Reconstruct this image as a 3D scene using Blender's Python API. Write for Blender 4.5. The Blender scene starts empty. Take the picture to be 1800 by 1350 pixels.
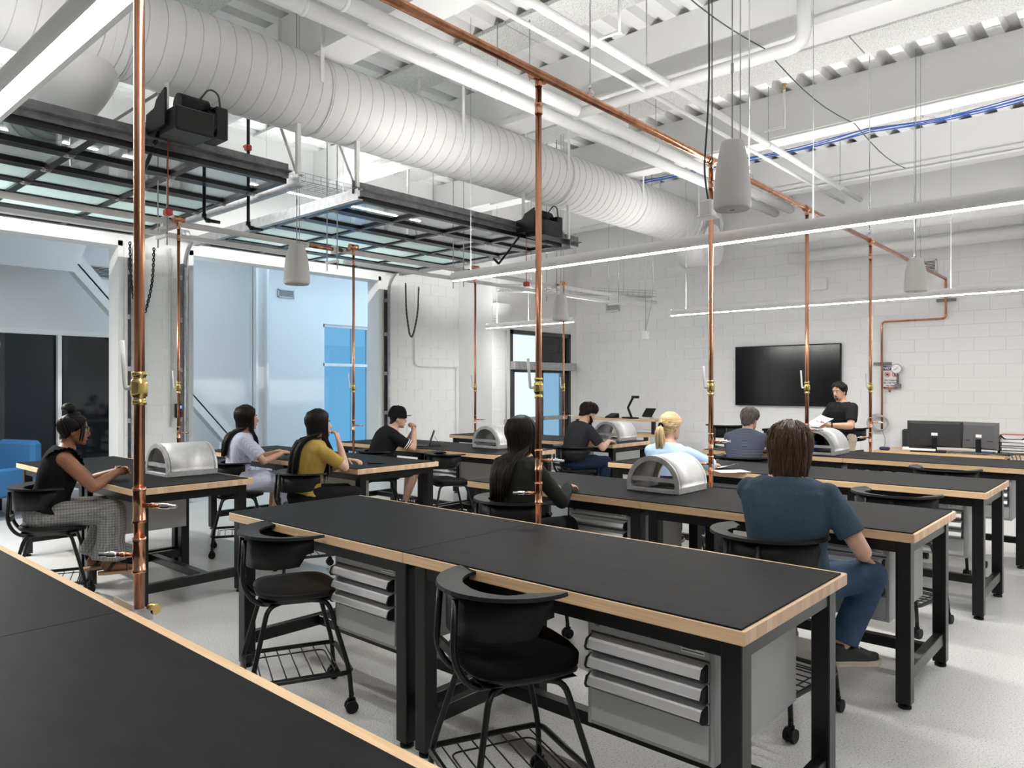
import bpy, bmesh, math, random
from mathutils import Vector, Matrix, Euler, noise
R = math.radians
PI = math.pi
random.seed(7)
SC = bpy.context.scene
COL = SC.collection

# ------------------------------------------------------------------ camera, world, exposure
cam_d = bpy.data.cameras.new('camera')
cam = bpy.data.objects.new('camera', cam_d)
COL.objects.link(cam)
cam.location = (0, 0, 1.65)
cam.rotation_euler = (R(90), 0, math.atan2(0.6672, 0.7448))
cam_d.sensor_width = 36
cam_d.lens = 36 * 1295 / 1800
cam_d.shift_y = 6 / 1800
cam_d.clip_start = 0.05
SC.camera = cam

world = bpy.data.worlds.new('sky')
SC.world = world
world.use_nodes = True
wb = world.node_tree.nodes['Background']
wb.inputs[0].default_value = (0.56, 0.75, 0.90, 1)
wb.inputs[1].default_value = 2.9
LAMP_STRENGTH = 88.0
UPLIGHT_STRENGTH = 135.0
HIGH_LAMP_STRENGTH = 150.0
SC.view_settings.view_transform = 'Standard'
SC.view_settings.look = 'None'
SC.view_settings.exposure = 0.25
SC.view_settings.gamma = 1
SC.view_settings.use_curve_mapping = False
SC.cycles.use_denoising = True
SC.cycles.max_bounces = 8
SC.cycles.diffuse_bounces = 5
SC.cycles.transparent_max_bounces = 12
SC.cycles.sample_clamp_indirect = 6

# ------------------------------------------------------------------ materials
M = {}
def pbr(name, col, rough=0.5, metal=0.0, bump=None, var=None, spec=0.5, coat=0.0, alpha=None, emit=None, stretch=None, sheen=0):
    m = bpy.data.materials.new(name); m.use_nodes = True
    nt = m.node_tree; p = nt.nodes['Principled BSDF']
    p.inputs['Base Color'].default_value = (*col, 1)
    p.inputs['Roughness'].default_value = rough
    p.inputs['Metallic'].default_value = metal
    p.inputs['Specular IOR Level'].default_value = spec
    p.inputs['Coat Weight'].default_value = coat
    p.inputs['Sheen Weight'].default_value = sheen
    if emit:
        p.inputs['Emission Color'].default_value = (*emit[0], 1)
        p.inputs['Emission Strength'].default_value = emit[1]
    if bump or var:
        tc = nt.nodes.new('ShaderNodeTexCoord'); src = tc.outputs['Object']
        if stretch:
            mp = nt.nodes.new('ShaderNodeMapping'); mp.inputs['Scale'].default_value = stretch
            nt.links.new(src, mp.inputs[0]); src = mp.outputs[0]
    if var:
        sc, col2, lo, hi = var
        nz = nt.nodes.new('ShaderNodeTexNoise'); nz.inputs['Scale'].default_value = sc
        nz.inputs['Detail'].default_value = 6
        nt.links.new(src, nz.inputs['Vector'])
        rp = nt.nodes.new('ShaderNodeValToRGB')
        rp.color_ramp.elements[0].position = lo; rp.color_ramp.elements[1].position = hi
        rp.color_ramp.elements[0].color = (*col, 1); rp.color_ramp.elements[1].color = (*col2, 1)
        nt.links.new(nz.outputs[0], rp.inputs[0]); nt.links.new(rp.outputs[0], p.inputs['Base Color'])
    if bump:
        nb = nt.nodes.new('ShaderNodeTexNoise'); nb.inputs['Scale'].default_value = bump[0]
        nb.inputs['Detail'].default_value = 4
        nt.links.new(src, nb.inputs['Vector'])
        b = nt.nodes.new('ShaderNodeBump'); b.inputs['Strength'].default_value = bump[1]; b.inputs['Distance'].default_value = bump[2] if len(bump) > 2 else 0.01
        nt.links.new(nb.outputs[0], b.inputs['Height']); nt.links.new(b.outputs[0], p.inputs['Normal'])
    M[name] = m
    return m

def wave_mat(name, c1, c2, scale, axis='Z', rough=0.8, distort=0.0, lo=0.45, hi=0.55, detail=1):
    m = pbr(name, c1, rough); nt = m.node_tree; p = nt.nodes['Principled BSDF']
    tc = nt.nodes.new('ShaderNodeTexCoord'); w = nt.nodes.new('ShaderNodeTexWave')
    w.bands_direction = axis; w.inputs['Scale'].default_value = scale; w.inputs['Distortion'].default_value = distort
    w.inputs['Detail'].default_value = detail
    nt.links.new(tc.outputs['Object'], w.inputs[0])
    rp = nt.nodes.new('ShaderNodeValToRGB')
    rp.color_ramp.elements[0].position = lo; rp.color_ramp.elements[1].position = hi
    rp.color_ramp.elements[0].color = (*c1, 1); rp.color_ramp.elements[1].color = (*c2, 1)
    nt.links.new(w.outputs[0], rp.inputs[0]); nt.links.new(rp.outputs[0], p.inputs['Base Color'])
    return m

def glass_mat(name, tint, gloss=0.12, rough=0.02):
    m = bpy.data.materials.new(name); m.use_nodes = True; nt = m.node_tree
    for n in list(nt.nodes): nt.nodes.remove(n)
    o = nt.nodes.new('ShaderNodeOutputMaterial'); mx = nt.nodes.new('ShaderNodeMixShader')
    t = nt.nodes.new('ShaderNodeBsdfTransparent'); g = nt.nodes.new('ShaderNodeBsdfGlossy')
    t.inputs[0].default_value = (*tint, 1); g.inputs['Roughness'].default_value = rough
    fr = nt.nodes.new('ShaderNodeLayerWeight'); fr.inputs[0].default_value = 0.25
    mt = nt.nodes.new('ShaderNodeMath'); mt.operation = 'MULTIPLY_ADD'; mt.inputs[1].default_value = 0.6; mt.inputs[2].default_value = gloss * 0.4
    nt.links.new(fr.outputs['Fresnel'], mt.inputs[0]); nt.links.new(mt.outputs[0], mx.inputs[0])
    nt.links.new(t.outputs[0], mx.inputs[1]); nt.links.new(g.outputs[0], mx.inputs[2]); nt.links.new(mx.outputs[0], o.inputs[0])
    M[name] = m; return m

pbr('white_paint', (0.86, 0.86, 0.855), 0.55)
pbr('wall_paint', (0.86, 0.86, 0.855), 0.6, bump=(60, 0.15, 0.004))
pbr('ceiling_paint', (0.87, 0.87, 0.865), 0.7)
pbr('speckle', (0.50, 0.50, 0.49), 0.95, var=(95, (0.80, 0.80, 0.79), 0.36, 0.56), bump=(120, 0.5, 0.01))
pbr('duct', (0.87, 0.865, 0.86), 0.45)
pbr('seam', (0.62, 0.62, 0.61), 0.5)
pbr('corridor_paint', (0.80, 0.81, 0.82), 0.6)
pbr('black_steel', (0.008, 0.008, 0.0085), 0.32, spec=0.35)
pbr('black_plastic', (0.008, 0.008, 0.0085), 0.5, spec=0.25)
pbr('black_fabric', (0.006, 0.006, 0.0065), 0.9, spec=0.1, bump=(300, 0.3, 0.003))
pbr('rear_paint', (0.26, 0.26, 0.265), 0.7)
pbr('rubber', (0.02, 0.02, 0.02), 0.8)
pbr('mat', (0.010, 0.010, 0.0105), 0.55, spec=0.06, var=(7, (0.015, 0.015, 0.0155), 0.35, 0.75), bump=(220, 0.12, 0.002), stretch=(1, 3, 1))
pbr('grey_cabinet', (0.40, 0.405, 0.41), 0.45)
pbr('grey_drawer', (0.43, 0.435, 0.44), 0.42)
pbr('aluminium', (0.76, 0.76, 0.77), 0.36, 0.7)
pbr('cast_alu', (0.62, 0.62, 0.62), 0.5, 0.35, var=(9, (0.78, 0.78, 0.77), 0.35, 0.7), bump=(25, 0.1, 0.01))
pbr('cast_alu_dark', (0.36, 0.36, 0.365), 0.55, 0.35, var=(14, (0.5, 0.5, 0.5), 0.35, 0.7))
pbr('galvanised', (0.52, 0.53, 0.54), 0.42, 0.75, var=(14, (0.40, 0.41, 0.42), 0.4, 0.65))
pbr('dark_galv', (0.20, 0.20, 0.205), 0.45, 0.6, var=(9, (0.12, 0.12, 0.125), 0.4, 0.65))
pbr('chrome', (0.8, 0.8, 0.82), 0.15, 1.0)
pbr('copper', (0.56, 0.27, 0.165), 0.24, 1.0, var=(5, (0.36, 0.155, 0.09), 0.42, 0.72), stretch=(3, 3, 0.6))
pbr('copper_bright', (0.74, 0.40, 0.26), 0.2, 1.0, var=(30, (0.62, 0.28, 0.17), 0.4, 0.7))
pbr('brass', (0.74, 0.56, 0.22), 0.22, 1.0, var=(24, (0.55, 0.40, 0.14), 0.45, 0.7))
def frosted():
    m = bpy.data.materials.new('frosted_pane'); m.use_nodes = True; nt = m.node_tree
    p = nt.nodes['Principled BSDF']; p.inputs['Base Color'].default_value = (0.60, 0.70, 0.69, 1); p.inputs['Roughness'].default_value = 0.16
    o = nt.nodes['Material Output']; tl = nt.nodes.new('ShaderNodeBsdfTranslucent'); tl.inputs[0].default_value = (0.78, 0.88, 0.87, 1)
    mx = nt.nodes.new('ShaderNodeMixShader'); mx.inputs[0].default_value = 0.62
    nt.links.new(p.outputs[0], mx.inputs[1]); nt.links.new(tl.outputs[0], mx.inputs[2]); nt.links.new(mx.outputs[0], o.inputs[0])
    M['frosted_pane'] = m
frosted()
pbr('dark_bronze', (0.045, 0.045, 0.048), 0.4)
pbr('dark_glass', (0.010, 0.013, 0.017), 0.04, spec=0.6)
pbr('tv_screen', (0.004, 0.004, 0.005), 0.12, spec=0.5)
pbr('paper', (0.88, 0.88, 0.87), 0.8)
pbr('blue_fabric', (0.02, 0.11, 0.27), 0.85, bump=(200, 0.2, 0.003))
pbr('blue_plastic', (0.02, 0.10, 0.48), 0.4)
pbr('blue_cable', (0.02, 0.10, 0.42), 0.5)
pbr('red_plastic', (0.50, 0.05, 0.04), 0.4)
pbr('exit_red', (0.75, 0.06, 0.05), 0.4, emit=((1, 0.12, 0.08), 1.2))
pbr('screen_blue', (0.05, 0.1, 0.3), 0.2, emit=((0.25, 0.45, 1.0), 1.0))
pbr('cable_grey', (0.45, 0.45, 0.46), 0.5)
pbr('cable_dark', (0.05, 0.06, 0.055), 0.5)
pbr('conduit_grey', (0.55, 0.55, 0.55), 0.45)
pbr('speaker_white', (0.70, 0.69, 0.675), 0.6)
pbr('speaker_grille', (0.55, 0.545, 0.53), 0.7)
pbr('corridor_floor', (0.20, 0.21, 0.23), 0.35)
pbr('ink', (0.02, 0.02, 0.025), 0.6)
pbr('ink_navy', (0.02, 0.03, 0.08), 0.5)
pbr('ink_red', (0.6, 0.03, 0.03), 0.5)
pbr('monitor_back', (0.028, 0.028, 0.030), 0.45)
pbr('monitor_back_light', (0.11, 0.11, 0.115), 0.45)
glass_mat('clear_pane', (0.92, 0.95, 0.95))
glass_mat('blue_pane', (0.28, 0.42, 0.50), 0.08)
glass_mat('grey_pane', (0.50, 0.60, 0.66), 0.1)
glass_mat('door_pane', (0.95, 0.97, 0.99), 0.1)

def lamp_lens(name, strength):
    m = bpy.data.materials.new(name); m.use_nodes = True; nt = m.node_tree
    p = nt.nodes['Principled BSDF']; p.inputs['Base Color'].default_value = (0.9, 0.9, 0.9, 1)
    p.inputs['Emission Color'].default_value = (1.0, 0.985, 0.96, 1); p.inputs['Emission Strength'].default_value = strength
    M[name] = m
lamp_lens('lamp_lens', LAMP_STRENGTH)
lamp_lens('lamp_uplight', UPLIGHT_STRENGTH)
lamp_lens('lamp_high', HIGH_LAMP_STRENGTH)
lamp_lens('lamp_wide', LAMP_STRENGTH*0.45)
lamp_lens('lamp_fill', LAMP_STRENGTH*4.6)  # boosted lens for the added fill lamp out of view

def wood_mat(name, c1, c2, stretch, seed=0):
    m = pbr(name, c1, 0.42); nt = m.node_tree; p = nt.nodes['Principled BSDF']
    tc = nt.nodes.new('ShaderNodeTexCoord'); mp = nt.nodes.new('ShaderNodeMapping'); mp.inputs['Scale'].default_value = stretch
    mp.inputs['Location'].default_value = (seed, seed * 2, 0)
    nt.links.new(tc.outputs['Object'], mp.inputs[0])
    n1 = nt.nodes.new('ShaderNodeTexNoise'); n1.inputs['Scale'].default_value = 6; n1.inputs['Detail'].default_value = 8; n1.inputs['Distortion'].default_value = 0.6
    nt.links.new(mp.outputs[0], n1.inputs['Vector'])
    rp = nt.nodes.new('ShaderNodeValToRGB'); rp.color_ramp.elements[0].position = 0.3; rp.color_ramp.elements[1].position = 0.72
    rp.color_ramp.elements[0].color = (*c1, 1); rp.color_ramp.elements[1].color = (*c2, 1)
    nt.links.new(n1.outputs[0], rp.inputs[0]); nt.links.new(rp.outputs[0], p.inputs['Base Color'])
    return m
wood_mat('maple', (0.82, 0.59, 0.36), (0.66, 0.43, 0.235), (0.5, 9, 14))
wood_mat('maple_desk', (0.66, 0.45, 0.26), (0.52, 0.33, 0.17), (0.6, 8, 12), 3)
def endgrain():
    m = pbr('maple_end', (0.62, 0.42, 0.26), 0.5); nt = m.node_tree; p = nt.nodes['Principled BSDF']
    tc = nt.nodes.new('ShaderNodeTexCoord'); sp = nt.nodes.new('ShaderNodeSeparateXYZ'); nt.links.new(tc.outputs['Object'], sp.inputs[0])
    mu = nt.nodes.new('ShaderNodeMath'); mu.operation = 'MULTIPLY'; mu.inputs[1].default_value = 24; nt.links.new(sp.outputs[1], mu.inputs[0])
    fl = nt.nodes.new('ShaderNodeMath'); fl.operation = 'FLOOR'; nt.links.new(mu.outputs[0], fl.inputs[0])
    wn = nt.nodes.new('ShaderNodeTexWhiteNoise'); wn.noise_dimensions = '1D'; nt.links.new(fl.outputs[0], wn.inputs['W'])
    rp = nt.nodes.new('ShaderNodeValToRGB'); rp.color_ramp.elements[0].color = (0.76, 0.55, 0.37, 1); rp.color_ramp.elements[1].color = (0.60, 0.39, 0.245, 1)
    nt.links.new(wn.outputs[0], rp.inputs[0]); nt.links.new(rp.outputs[0], p.inputs['Base Color'])
endgrain()
def floor_mat():
    m = pbr('floor_concrete', (0.6, 0.6, 0.6), 0.22, spec=0.45); nt = m.node_tree; p = nt.nodes['Principled BSDF']
    tc = nt.nodes.new('ShaderNodeTexCoord')
    n1 = nt.nodes.new('ShaderNodeTexNoise'); n1.inputs['Scale'].default_value = 120; n1.inputs['Detail'].default_value = 3
    n2 = nt.nodes.new('ShaderNodeTexNoise'); n2.inputs['Scale'].default_value = 0.9; n2.inputs['Detail'].default_value = 6
    for n in (n1, n2): nt.links.new(tc.outputs['Object'], n.inputs['Vector'])
    r1 = nt.nodes.new('ShaderNodeValToRGB'); e = r1.color_ramp.elements
    e[0].position = 0.30; e[0].color = (0.26, 0.26, 0.255, 1); e[1].position = 0.44; e[1].color = (0.60, 0.60, 0.59, 1)
    e2 = r1.color_ramp.elements.new(0.70); e2.color = (0.72, 0.72, 0.71, 1)
    nt.links.new(n1.outputs[0], r1.inputs[0])
    mx = nt.nodes.new('ShaderNodeMix'); mx.data_type = 'RGBA'; mx.blend_type = 'MULTIPLY'; mx.inputs[0].default_value = 1
    r2 = nt.nodes.new('ShaderNodeValToRGB'); r2.color_ramp.elements[0].position = 0.35; r2.color_ramp.elements[1].position = 0.7
    r2.color_ramp.elements[0].color = (0.94, 0.94, 0.94, 1); r2.color_ramp.elements[1].color = (1, 1, 1, 1)
    nt.links.new(n2.outputs[0], r2.inputs[0]); nt.links.new(r1.outputs[0], mx.inputs[6]); nt.links.new(r2.outputs[0], mx.inputs[7])
    nt.links.new(mx.outputs[2], p.inputs['Base Color'])
    r3 = nt.nodes.new('ShaderNodeMapRange'); r3.inputs[3].default_value = 0.29; r3.inputs[4].default_value = 0.31
    nt.links.new(n2.outputs[0], r3.inputs[0]); nt.links.new(r3.outputs[0], p.inputs['Roughness'])
floor_mat()

# ------------------------------------------------------------------ mesh helpers
class B:
    def __init__(s): s.v = []; s.f = []; s.sm = []
    def add(s, vs, fs, smooth=False, mat=None):
        o = len(s.v)
        s.v += [tuple(mat @ Vector(v)) if mat else tuple(v) for v in vs]
        s.f += [tuple(i + o for i in f) for f in fs]
        s.sm += [smooth] * len(fs) if isinstance(smooth, bool) else smooth
        return s
    def box(s, a, b, mat=None):
        (x0, y0, z0), (x1, y1, z1) = a, b
        vs = [(x0,y0,z0),(x1,y0,z0),(x1,y1,z0),(x0,y1,z0),(x0,y0,z1),(x1,y0,z1),(x1,y1,z1),(x0,y1,z1)]
        return s.add(vs, [(0,3,2,1),(4,5,6,7),(0,1,5,4),(1,2,6,5),(2,3,7,6),(3,0,4,7)], False, mat)
    def cbox(s, c, d, mat=None):
        return s.box([c[i]-d[i]/2 for i in range(3)], [c[i]+d[i]/2 for i in range(3)], mat)
    def hull(s, pts, mat=None, smooth=False):
        bm = bmesh.new()
        for p in pts: bm.verts.new(p)
        r = bmesh.ops.convex_hull(bm, input=bm.verts)
        bmesh.ops.dissolve_limit(bm, angle_limit=0.01, verts=bm.verts, edges=bm.edges)
        bm.verts.index_update()
        vs = [v.co.copy() for v in bm.verts]; fs = [[v.index for v in f.verts] for f in bm.faces]
        bm.free()
        return s.add(vs, fs, smooth, mat)
    def rbox(s, a, b, e=0.005, mat=None):
        (x0, y0, z0), (x1, y1, z1) = a, b; pts = []
        for x, sx in ((x0, 1), (x1, -1)):
            for y, sy in ((y0, 1), (y1, -1)):
                for z, sz in ((z0, 1), (z1, -1)):
                    pts += [(x, y+sy*e, z+sz*e), (x+sx*e, y, z+sz*e), (x+sx*e, y+sy*e, z)]
        return s.hull(pts, mat)
    def tube(s, pts, r, n=10, caps=True, closed=False, flat=None, up=None, mat=None):
        pts = [Vector(p) for p in pts]; m = len(pts)
        rs = r if isinstance(r, (list, tuple)) else [r] * m
        vs = []; fs = []; prev = None
        for i, p in enumerate(pts):
            if closed: t = pts[(i+1) % m] - pts[i-1]
            else: t = pts[min(i+1, m-1)] - pts[max(i-1, 0)]
            t.normalize()
            if prev is None:
                a = Vector(up) if up else (Vector((0,0,1)) if abs(t.z) < 0.9 else Vector((1,0,0)))
            else: a = prev
            a = (a - t * a.dot(t))
            if a.length < 1e-6: a = t.orthogonal()
            a.normalize(); prev = a; b = t.cross(a)
            ra = rs[i]; rb = rs[i] * (flat if flat else 1)
            if isinstance(rs[i], (tuple, list)): ra, rb = rs[i]
            for k in range(n):
                w = 2*PI*k/n; vs.append(p + a*math.cos(w)*ra + b*math.sin(w)*rb)
        seg = m if closed else m-1
        for i in range(seg):
            for k in range(n):
                j = (i+1) % m
                fs.append((i*n+k, i*n+(k+1) % n, j*n+(k+1) % n, j*n+k))
        sm = [True]*len(fs)
        if caps and not closed:
            fs.append(tuple(range(n-1, -1, -1))); fs.append(tuple((m-1)*n+k for k in range(n))); sm += [False, False]
        return s.add(vs, fs, sm, mat)
    def capsule(s, a, b, ra, rb, n=12, mat=None, k=4):
        a = Vector(a); b = Vector(b); d = (b-a); L = d.length; d = d.normalized() if L > 1e-6 else Vector((0,0,1))
        pts = []; rs = []
        for i in range(k):
            w = PI/2*(1-i/k); pts.append(a - d*ra*math.sin(w)); rs.append(max(ra*math.cos(w), 1e-4))
        pts.append(a); rs.append(ra); pts.append(b); rs.append(rb)
        for i in range(1, k+1):
            w = PI/2*i/k; pts.append(b + d*rb*math.sin(w)); rs.append(max(rb*math.cos(w), 1e-4))
        return s.tube(pts, rs, n, mat=mat)
    def ell(s, c, r, mat=None, n=14, m=9):
        vs = []; fs = []
        for i in range(m+1):
            t = PI*i/m
            for k in range(n):
                w = 2*PI*k/n
                vs.append((c[0]+r[0]*math.sin(t)*math.cos(w), c[1]+r[1]*math.sin(t)*math.sin(w), c[2]+r[2]*math.cos(t)))
        for i in range(m):
            for k in range(n):
                fs.append((i*n+k, (i+1)*n+k, (i+1)*n+(k+1) % n, i*n+(k+1) % n))
        return s.add(vs, fs, True, mat)
    def lathe(s, prof, n=20, mat=None, smooth=True):
        vs = []; fs = []
        for r, z in prof:
            for k in range(n):
                w = 2*PI*k/n; vs.append((max(r, 1e-4)*math.cos(w), max(r, 1e-4)*math.sin(w), z))
        for i in range(len(prof)-1):
            for k in range(n): fs.append((i*n+k, i*n+(k+1) % n, (i+1)*n+(k+1) % n, (i+1)*n+k))
        sm = [smooth]*len(fs)
        fs.append(tuple(range(n-1, -1, -1))); fs.append(tuple((len(prof)-1)*n+k for k in range(n))); sm += [False]*2
        return s.add(vs, fs, sm, mat)
    def prism(s, outline, z0, z1, mat=None, smooth=False):
        n = len(outline)
        vs = [(x, y, z0) for x, y in outline] + [(x, y, z1) for x, y in outline]
        fs = [(i, (i+1) % n, n+(i+1) % n, n+i) for i in range(n)]
        sm = [smooth]*n
        fs += [tuple(range(n-1, -1, -1)), tuple(range(n, 2*n))]; sm += [False]*2
        return s.add(vs, fs, sm, mat)
    def mesh(s, name):
        me = bpy.data.meshes.new(name); me.from_pydata(s.v, [], s.f)
        me.polygons.foreach_set('use_smooth', s.sm)
        me.update(); return me

def obj(name, b, mat, parent=None, loc=None, rot=None, label=None):
    me = b.mesh(name) if isinstance(b, B) else b
    o = bpy.data.objects.new(name, me); COL.objects.link(o)
    if mat and not me.materials: me.materials.append(M[mat] if isinstance(mat, str) else mat)
    if parent: o.parent = parent
    if loc: o.location = loc
    if rot: o.rotation_euler = rot
    if label: o['label'] = label
    return o
def tag(o, label, cat, group=None):
    o['label'] = label; o['category'] = cat
    if group: o['group'] = group
    return o
def thing(name, label, cat, loc=(0,0,0), rotz=0, group=None):
    o = bpy.data.objects.new(name, None); COL.objects.link(o)
    o.empty_display_size = 0.1
    o.location = loc; o.rotation_euler = (0, 0, rotz)
    return tag(o, label, cat, group)
def dup(root, loc, rotz, label, group=None):
    def cp(o, par):
        c = o.copy(); COL.objects.link(c); c.parent = par
        for ch in list(o.children): cp(ch, c)
        return c
    r = cp(root, None); r.location = loc; r.rotation_euler = (0, 0, rotz); r['label'] = label
    if group: r['group'] = group
    return r
def struct(name, b, mat, label=None):
    o = obj(name, b, mat); o['kind'] = 'structure'
    if label: o['label'] = label
    return o
def RX(a): return Matrix.Rotation(a, 4, 'X')
def RY(a): return Matrix.Rotation(a, 4, 'Y')
def RZ(a): return Matrix.Rotation(a, 4, 'Z')
def TR(x, y, z): return Matrix.Translation((x, y, z))
def arc(c, r, a0, a1, n, z=0):
    return [(c[0]+r*math.cos(a0+(a1-a0)*i/n), c[1]+r*math.sin(a0+(a1-a0)*i/n), z) for i in range(n+1)]
def fillet(pts, r, n=5):
    pts = [Vector(p) for p in pts]; out = [pts[0]]
    for i in range(1, len(pts)-1):
        a, b, c = pts[i-1], pts[i], pts[i+1]
        u = (a-b).normalized(); w = (c-b).normalized(); q = min(r, (a-b).length*0.49, (c-b).length*0.49)
        p0 = b+u*q; p2 = b+w*q
        for k in range(n+1):
            t = k/n; out.append(p0*(1-t)**2 + b*2*t*(1-t) + p2*t*t)
    out.append(pts[-1]); return out

# ------------------------------------------------------------------ the setting
XA, XB, YS, YF = -10.5, -9.6, 10.15, 12.8      # garage wall, door wall, step, far wall
XR, YB = 5.0, -4.5
struct('floor', B().box((XA-0.3, YB, -0.1), (XR, YF+0.3, 0)), 'floor_concrete', 'pale speckled polished concrete floor')

# ceiling: corrugated deck with beams and speckled acoustic strips
def deck():
    b = B(); x = -10.8; P = 0.31; z0, z1 = 5.5, 5.585; y0, y1 = YB, YF+0.3
    vs = []; xs = []
    while x < XR+0.3:
        for dx, z in ((0, z0), (0.15, z0), (0.18, z1), (0.28, z1)): xs.append((x+dx, z))
        x += P
    for xx, z in xs: vs += [(xx, y0, z), (xx, y1, z)]
    fs = [(2*i, 2*i+1, 2*i+3, 2*i+2) for i in range(len(xs)-1)]
    b.add(vs, fs); b.box((-10.8, YB, 5.6), (XR+0.3, YF+0.3, 5.7)); return b
ceil = struct('ceiling', deck(), 'ceiling_paint', 'white corrugated metal roof deck')
BEAMS = [-3.9, -1.25, 1.42, 4.12, 6.83, 9.53, 12.2]
for y in BEAMS:
    b = B()
    b.box((-10.6, y, 5.0), (XR, y+0.34, 5.5)); b.box((-10.6, y-0.03, 4.93), (XR, y+0.37, 5.0))
    o = obj('beam', b, 'ceiling_paint', ceil)
    for k in range(6):
        x0 = -10.4 + k*2.6
        obj('acoustic_panel', B().box((x0, y-1.12, 5.455), (x0+2.585, y-0.56, 5.497)), 'speckle', ceil)

# walls -------------------------------------------------------------
wl = B()
wl.box((XA-0.3, YB, 3.62), (XA, YS, 5.6))
wl.box((XA-0.3, YB, 0), (XA, 0.46, 3.62))
wl.box((XA-0.3, 3.88, 0), (XA, 4.78, 3.62))
wl.box((XA-0.3, 8.22, 0), (XA, YS, 3.62))
wl.box((XA-0.3, YS, 0), (XB, YS+0.3, 5.6))
wl.box((XB-0.3, YS+0.3, 0), (XB, 10.66, 5.6)); wl.box((XB-0.3, 12.58, 0), (XB, YF, 5.6)); wl.box((XB-0.3, 10.66, 2.78), (XB, 12.58, 5.6))
wall_left = struct('wall_left', wl, 'wall_paint', 'white painted concrete block wall with two overhead door openings')
wall_far = struct('wall_far', B().box((XB-0.3, YF, 0), (-1.45, YF+0.3, 5.6)), 'wall_paint', 'white painted concrete block wall behind the television')
struct('wall_pilaster', B().box((-1.45, YF-0.25, 0), (-0.6, YF+0.3, 5.6)), 'wall_paint', 'white pilaster past the desk on the television wall')
struct('wall_right', B().box((XR, YB, 0), (XR+0.2, YF+0.3, 5.6)).box((-0.6, YF, 0), (XR, YF+0.3, 5.6)), 'wall_paint')
struct('wall_back', B().box((XA-0.3, YB-0.2, 0), (XR, YB, 5.6)), 'rear_paint')

# concrete blocks (running bond), proud of the wall by a few millimetres
blk = {}
def block_mesh(w, h, axis):
    k = (round(w, 3), round(h, 3), axis)
    if k not in blk:
        b = B(); e = 0.002; t = 0.005
        if axis == 'y':
            b.hull([(-w/2, 0, -h/2), (w/2, 0, -h/2), (-w/2, 0, h/2), (w/2, 0, h/2), (-w/2+e, -t, -h/2+e), (w/2-e, -t, -h/2+e), (-w/2+e, -t, h/2-e), (w/2-e, -t, h/2-e)])
        else:
            b.hull([(0, -w/2, -h/2), (0, w/2, -h/2), (0, -w/2, h/2), (0, w/2, h/2), (t, -w/2+e, -h/2+e), (t, w/2-e, -h/2+e), (t, -w/2+e, h/2-e), (t, w/2-e, h/2-e)])
        me = b.mesh('concrete_block'); me.materials.append(M['wall_paint']); blk[k] = me
    return blk[k]
def lay_blocks(wall, axis, fixed, a0, a1, z0, z1, holes=(), limit=300, W=0.40, Hh=0.20):
    g = 0.0016; cells = []
    row = int(round(z0/Hh))
    z = row*Hh
    while z < z1-0.05:
        off = 0 if row % 2 == 0 else W/2
        a = math.floor((a0-off)/W)*W+off
        while a < a1:
            u0, u1 = max(a, a0), min(a+W, a1)
            if u1-u0 > 0.06 and not any(u0 < h[1]-0.02 and u1 > h[0]+0.02 and z < h[3]-0.02 and z+Hh > h[2]+0.02 for h in holes):
                cells.append((u0, u1, z))
            a += W
        z += Hh; row += 1
    cells.sort(key=lambda c: -c[2] if axis == 'y' else 0)
    def near(c):
        mid = (c[0]+c[1])/2
        p = (mid, fixed) if axis == 'y' else (fixed, mid)
        return p[0]**2+p[1]**2 + (0 if c[2] > 0.8 else 400)
    cells.sort(key=near)
    rest = B()
    for i, (u0, u1, z) in enumerate(cells):
        me = block_mesh(u1-u0-g, Hh-g, axis); c = (u0+u1)/2
        loc = (c, fixed, z+Hh/2) if axis == 'y' else (fixed, c, z+Hh/2)
        if i < limit: obj('concrete_block', me, None, wall, loc)
        else: rest.add([v.co for v in me.vertices], [tuple(p.vertices) for p in me.polygons], False, TR(*loc))
    if rest.v:
        o = obj('concrete_blocks', rest, 'wall_paint', wall); o['kind'] = 'stuff'
lay_blocks(wall_far, 'y', YF, XB, -1.45, 0, 4.2)
lay_blocks(wall_left, 'x', XA, 3.90, 4.76, 0, 3.6, limit=100)
lay_blocks(wall_left, 'x', XA, 8.32, YS, 0, 4.2, limit=130)
lay_blocks(wall_left, 'x', XB, YS, 10.64, 0, 3.4, limit=50)

# corridor behind the garage wall --------------------------------------
XC = -13.2
cw = B()
cw.box((XC-0.2, YB, 0), (XC, 2.3, 5.5)); cw.box((XC-0.2, 2.3, 2.55), (XC, 4.82, 5.5)); cw.box((XC-0.2, 4.82, 0), (XC, 8.83, 5.5))
cw.box((XC-0.2, 8.83, 2.98), (XC, 12.0, 5.5)); cw.box((XC-0.2, 12.0, 0), (XC, 13.2, 5.5))
struct('wall_corridor', cw, 'corridor_paint', 'pale corridor wall seen through the overhead door openings')
struct('floor_corridor', B().box((XC-0.2, YB, -0.1), (XA-0.3, 14.5, -0.001)).box((XA-0.3, YS+0.3, -0.1), (XB-0.3, 14.5, -0.001)), 'corridor_floor', 'darker grey corridor floor')
struct('ceiling_corridor', B().box((XC-0.2, YB, 5.5), (XA-0.3, 5.3, 5.6)), 'corridor_paint')
struct('wall_corridor_end', B().box((XC, YB-0.2, 0), (XA-0.3, YB, 5.5)), 'corridor_paint')
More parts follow.
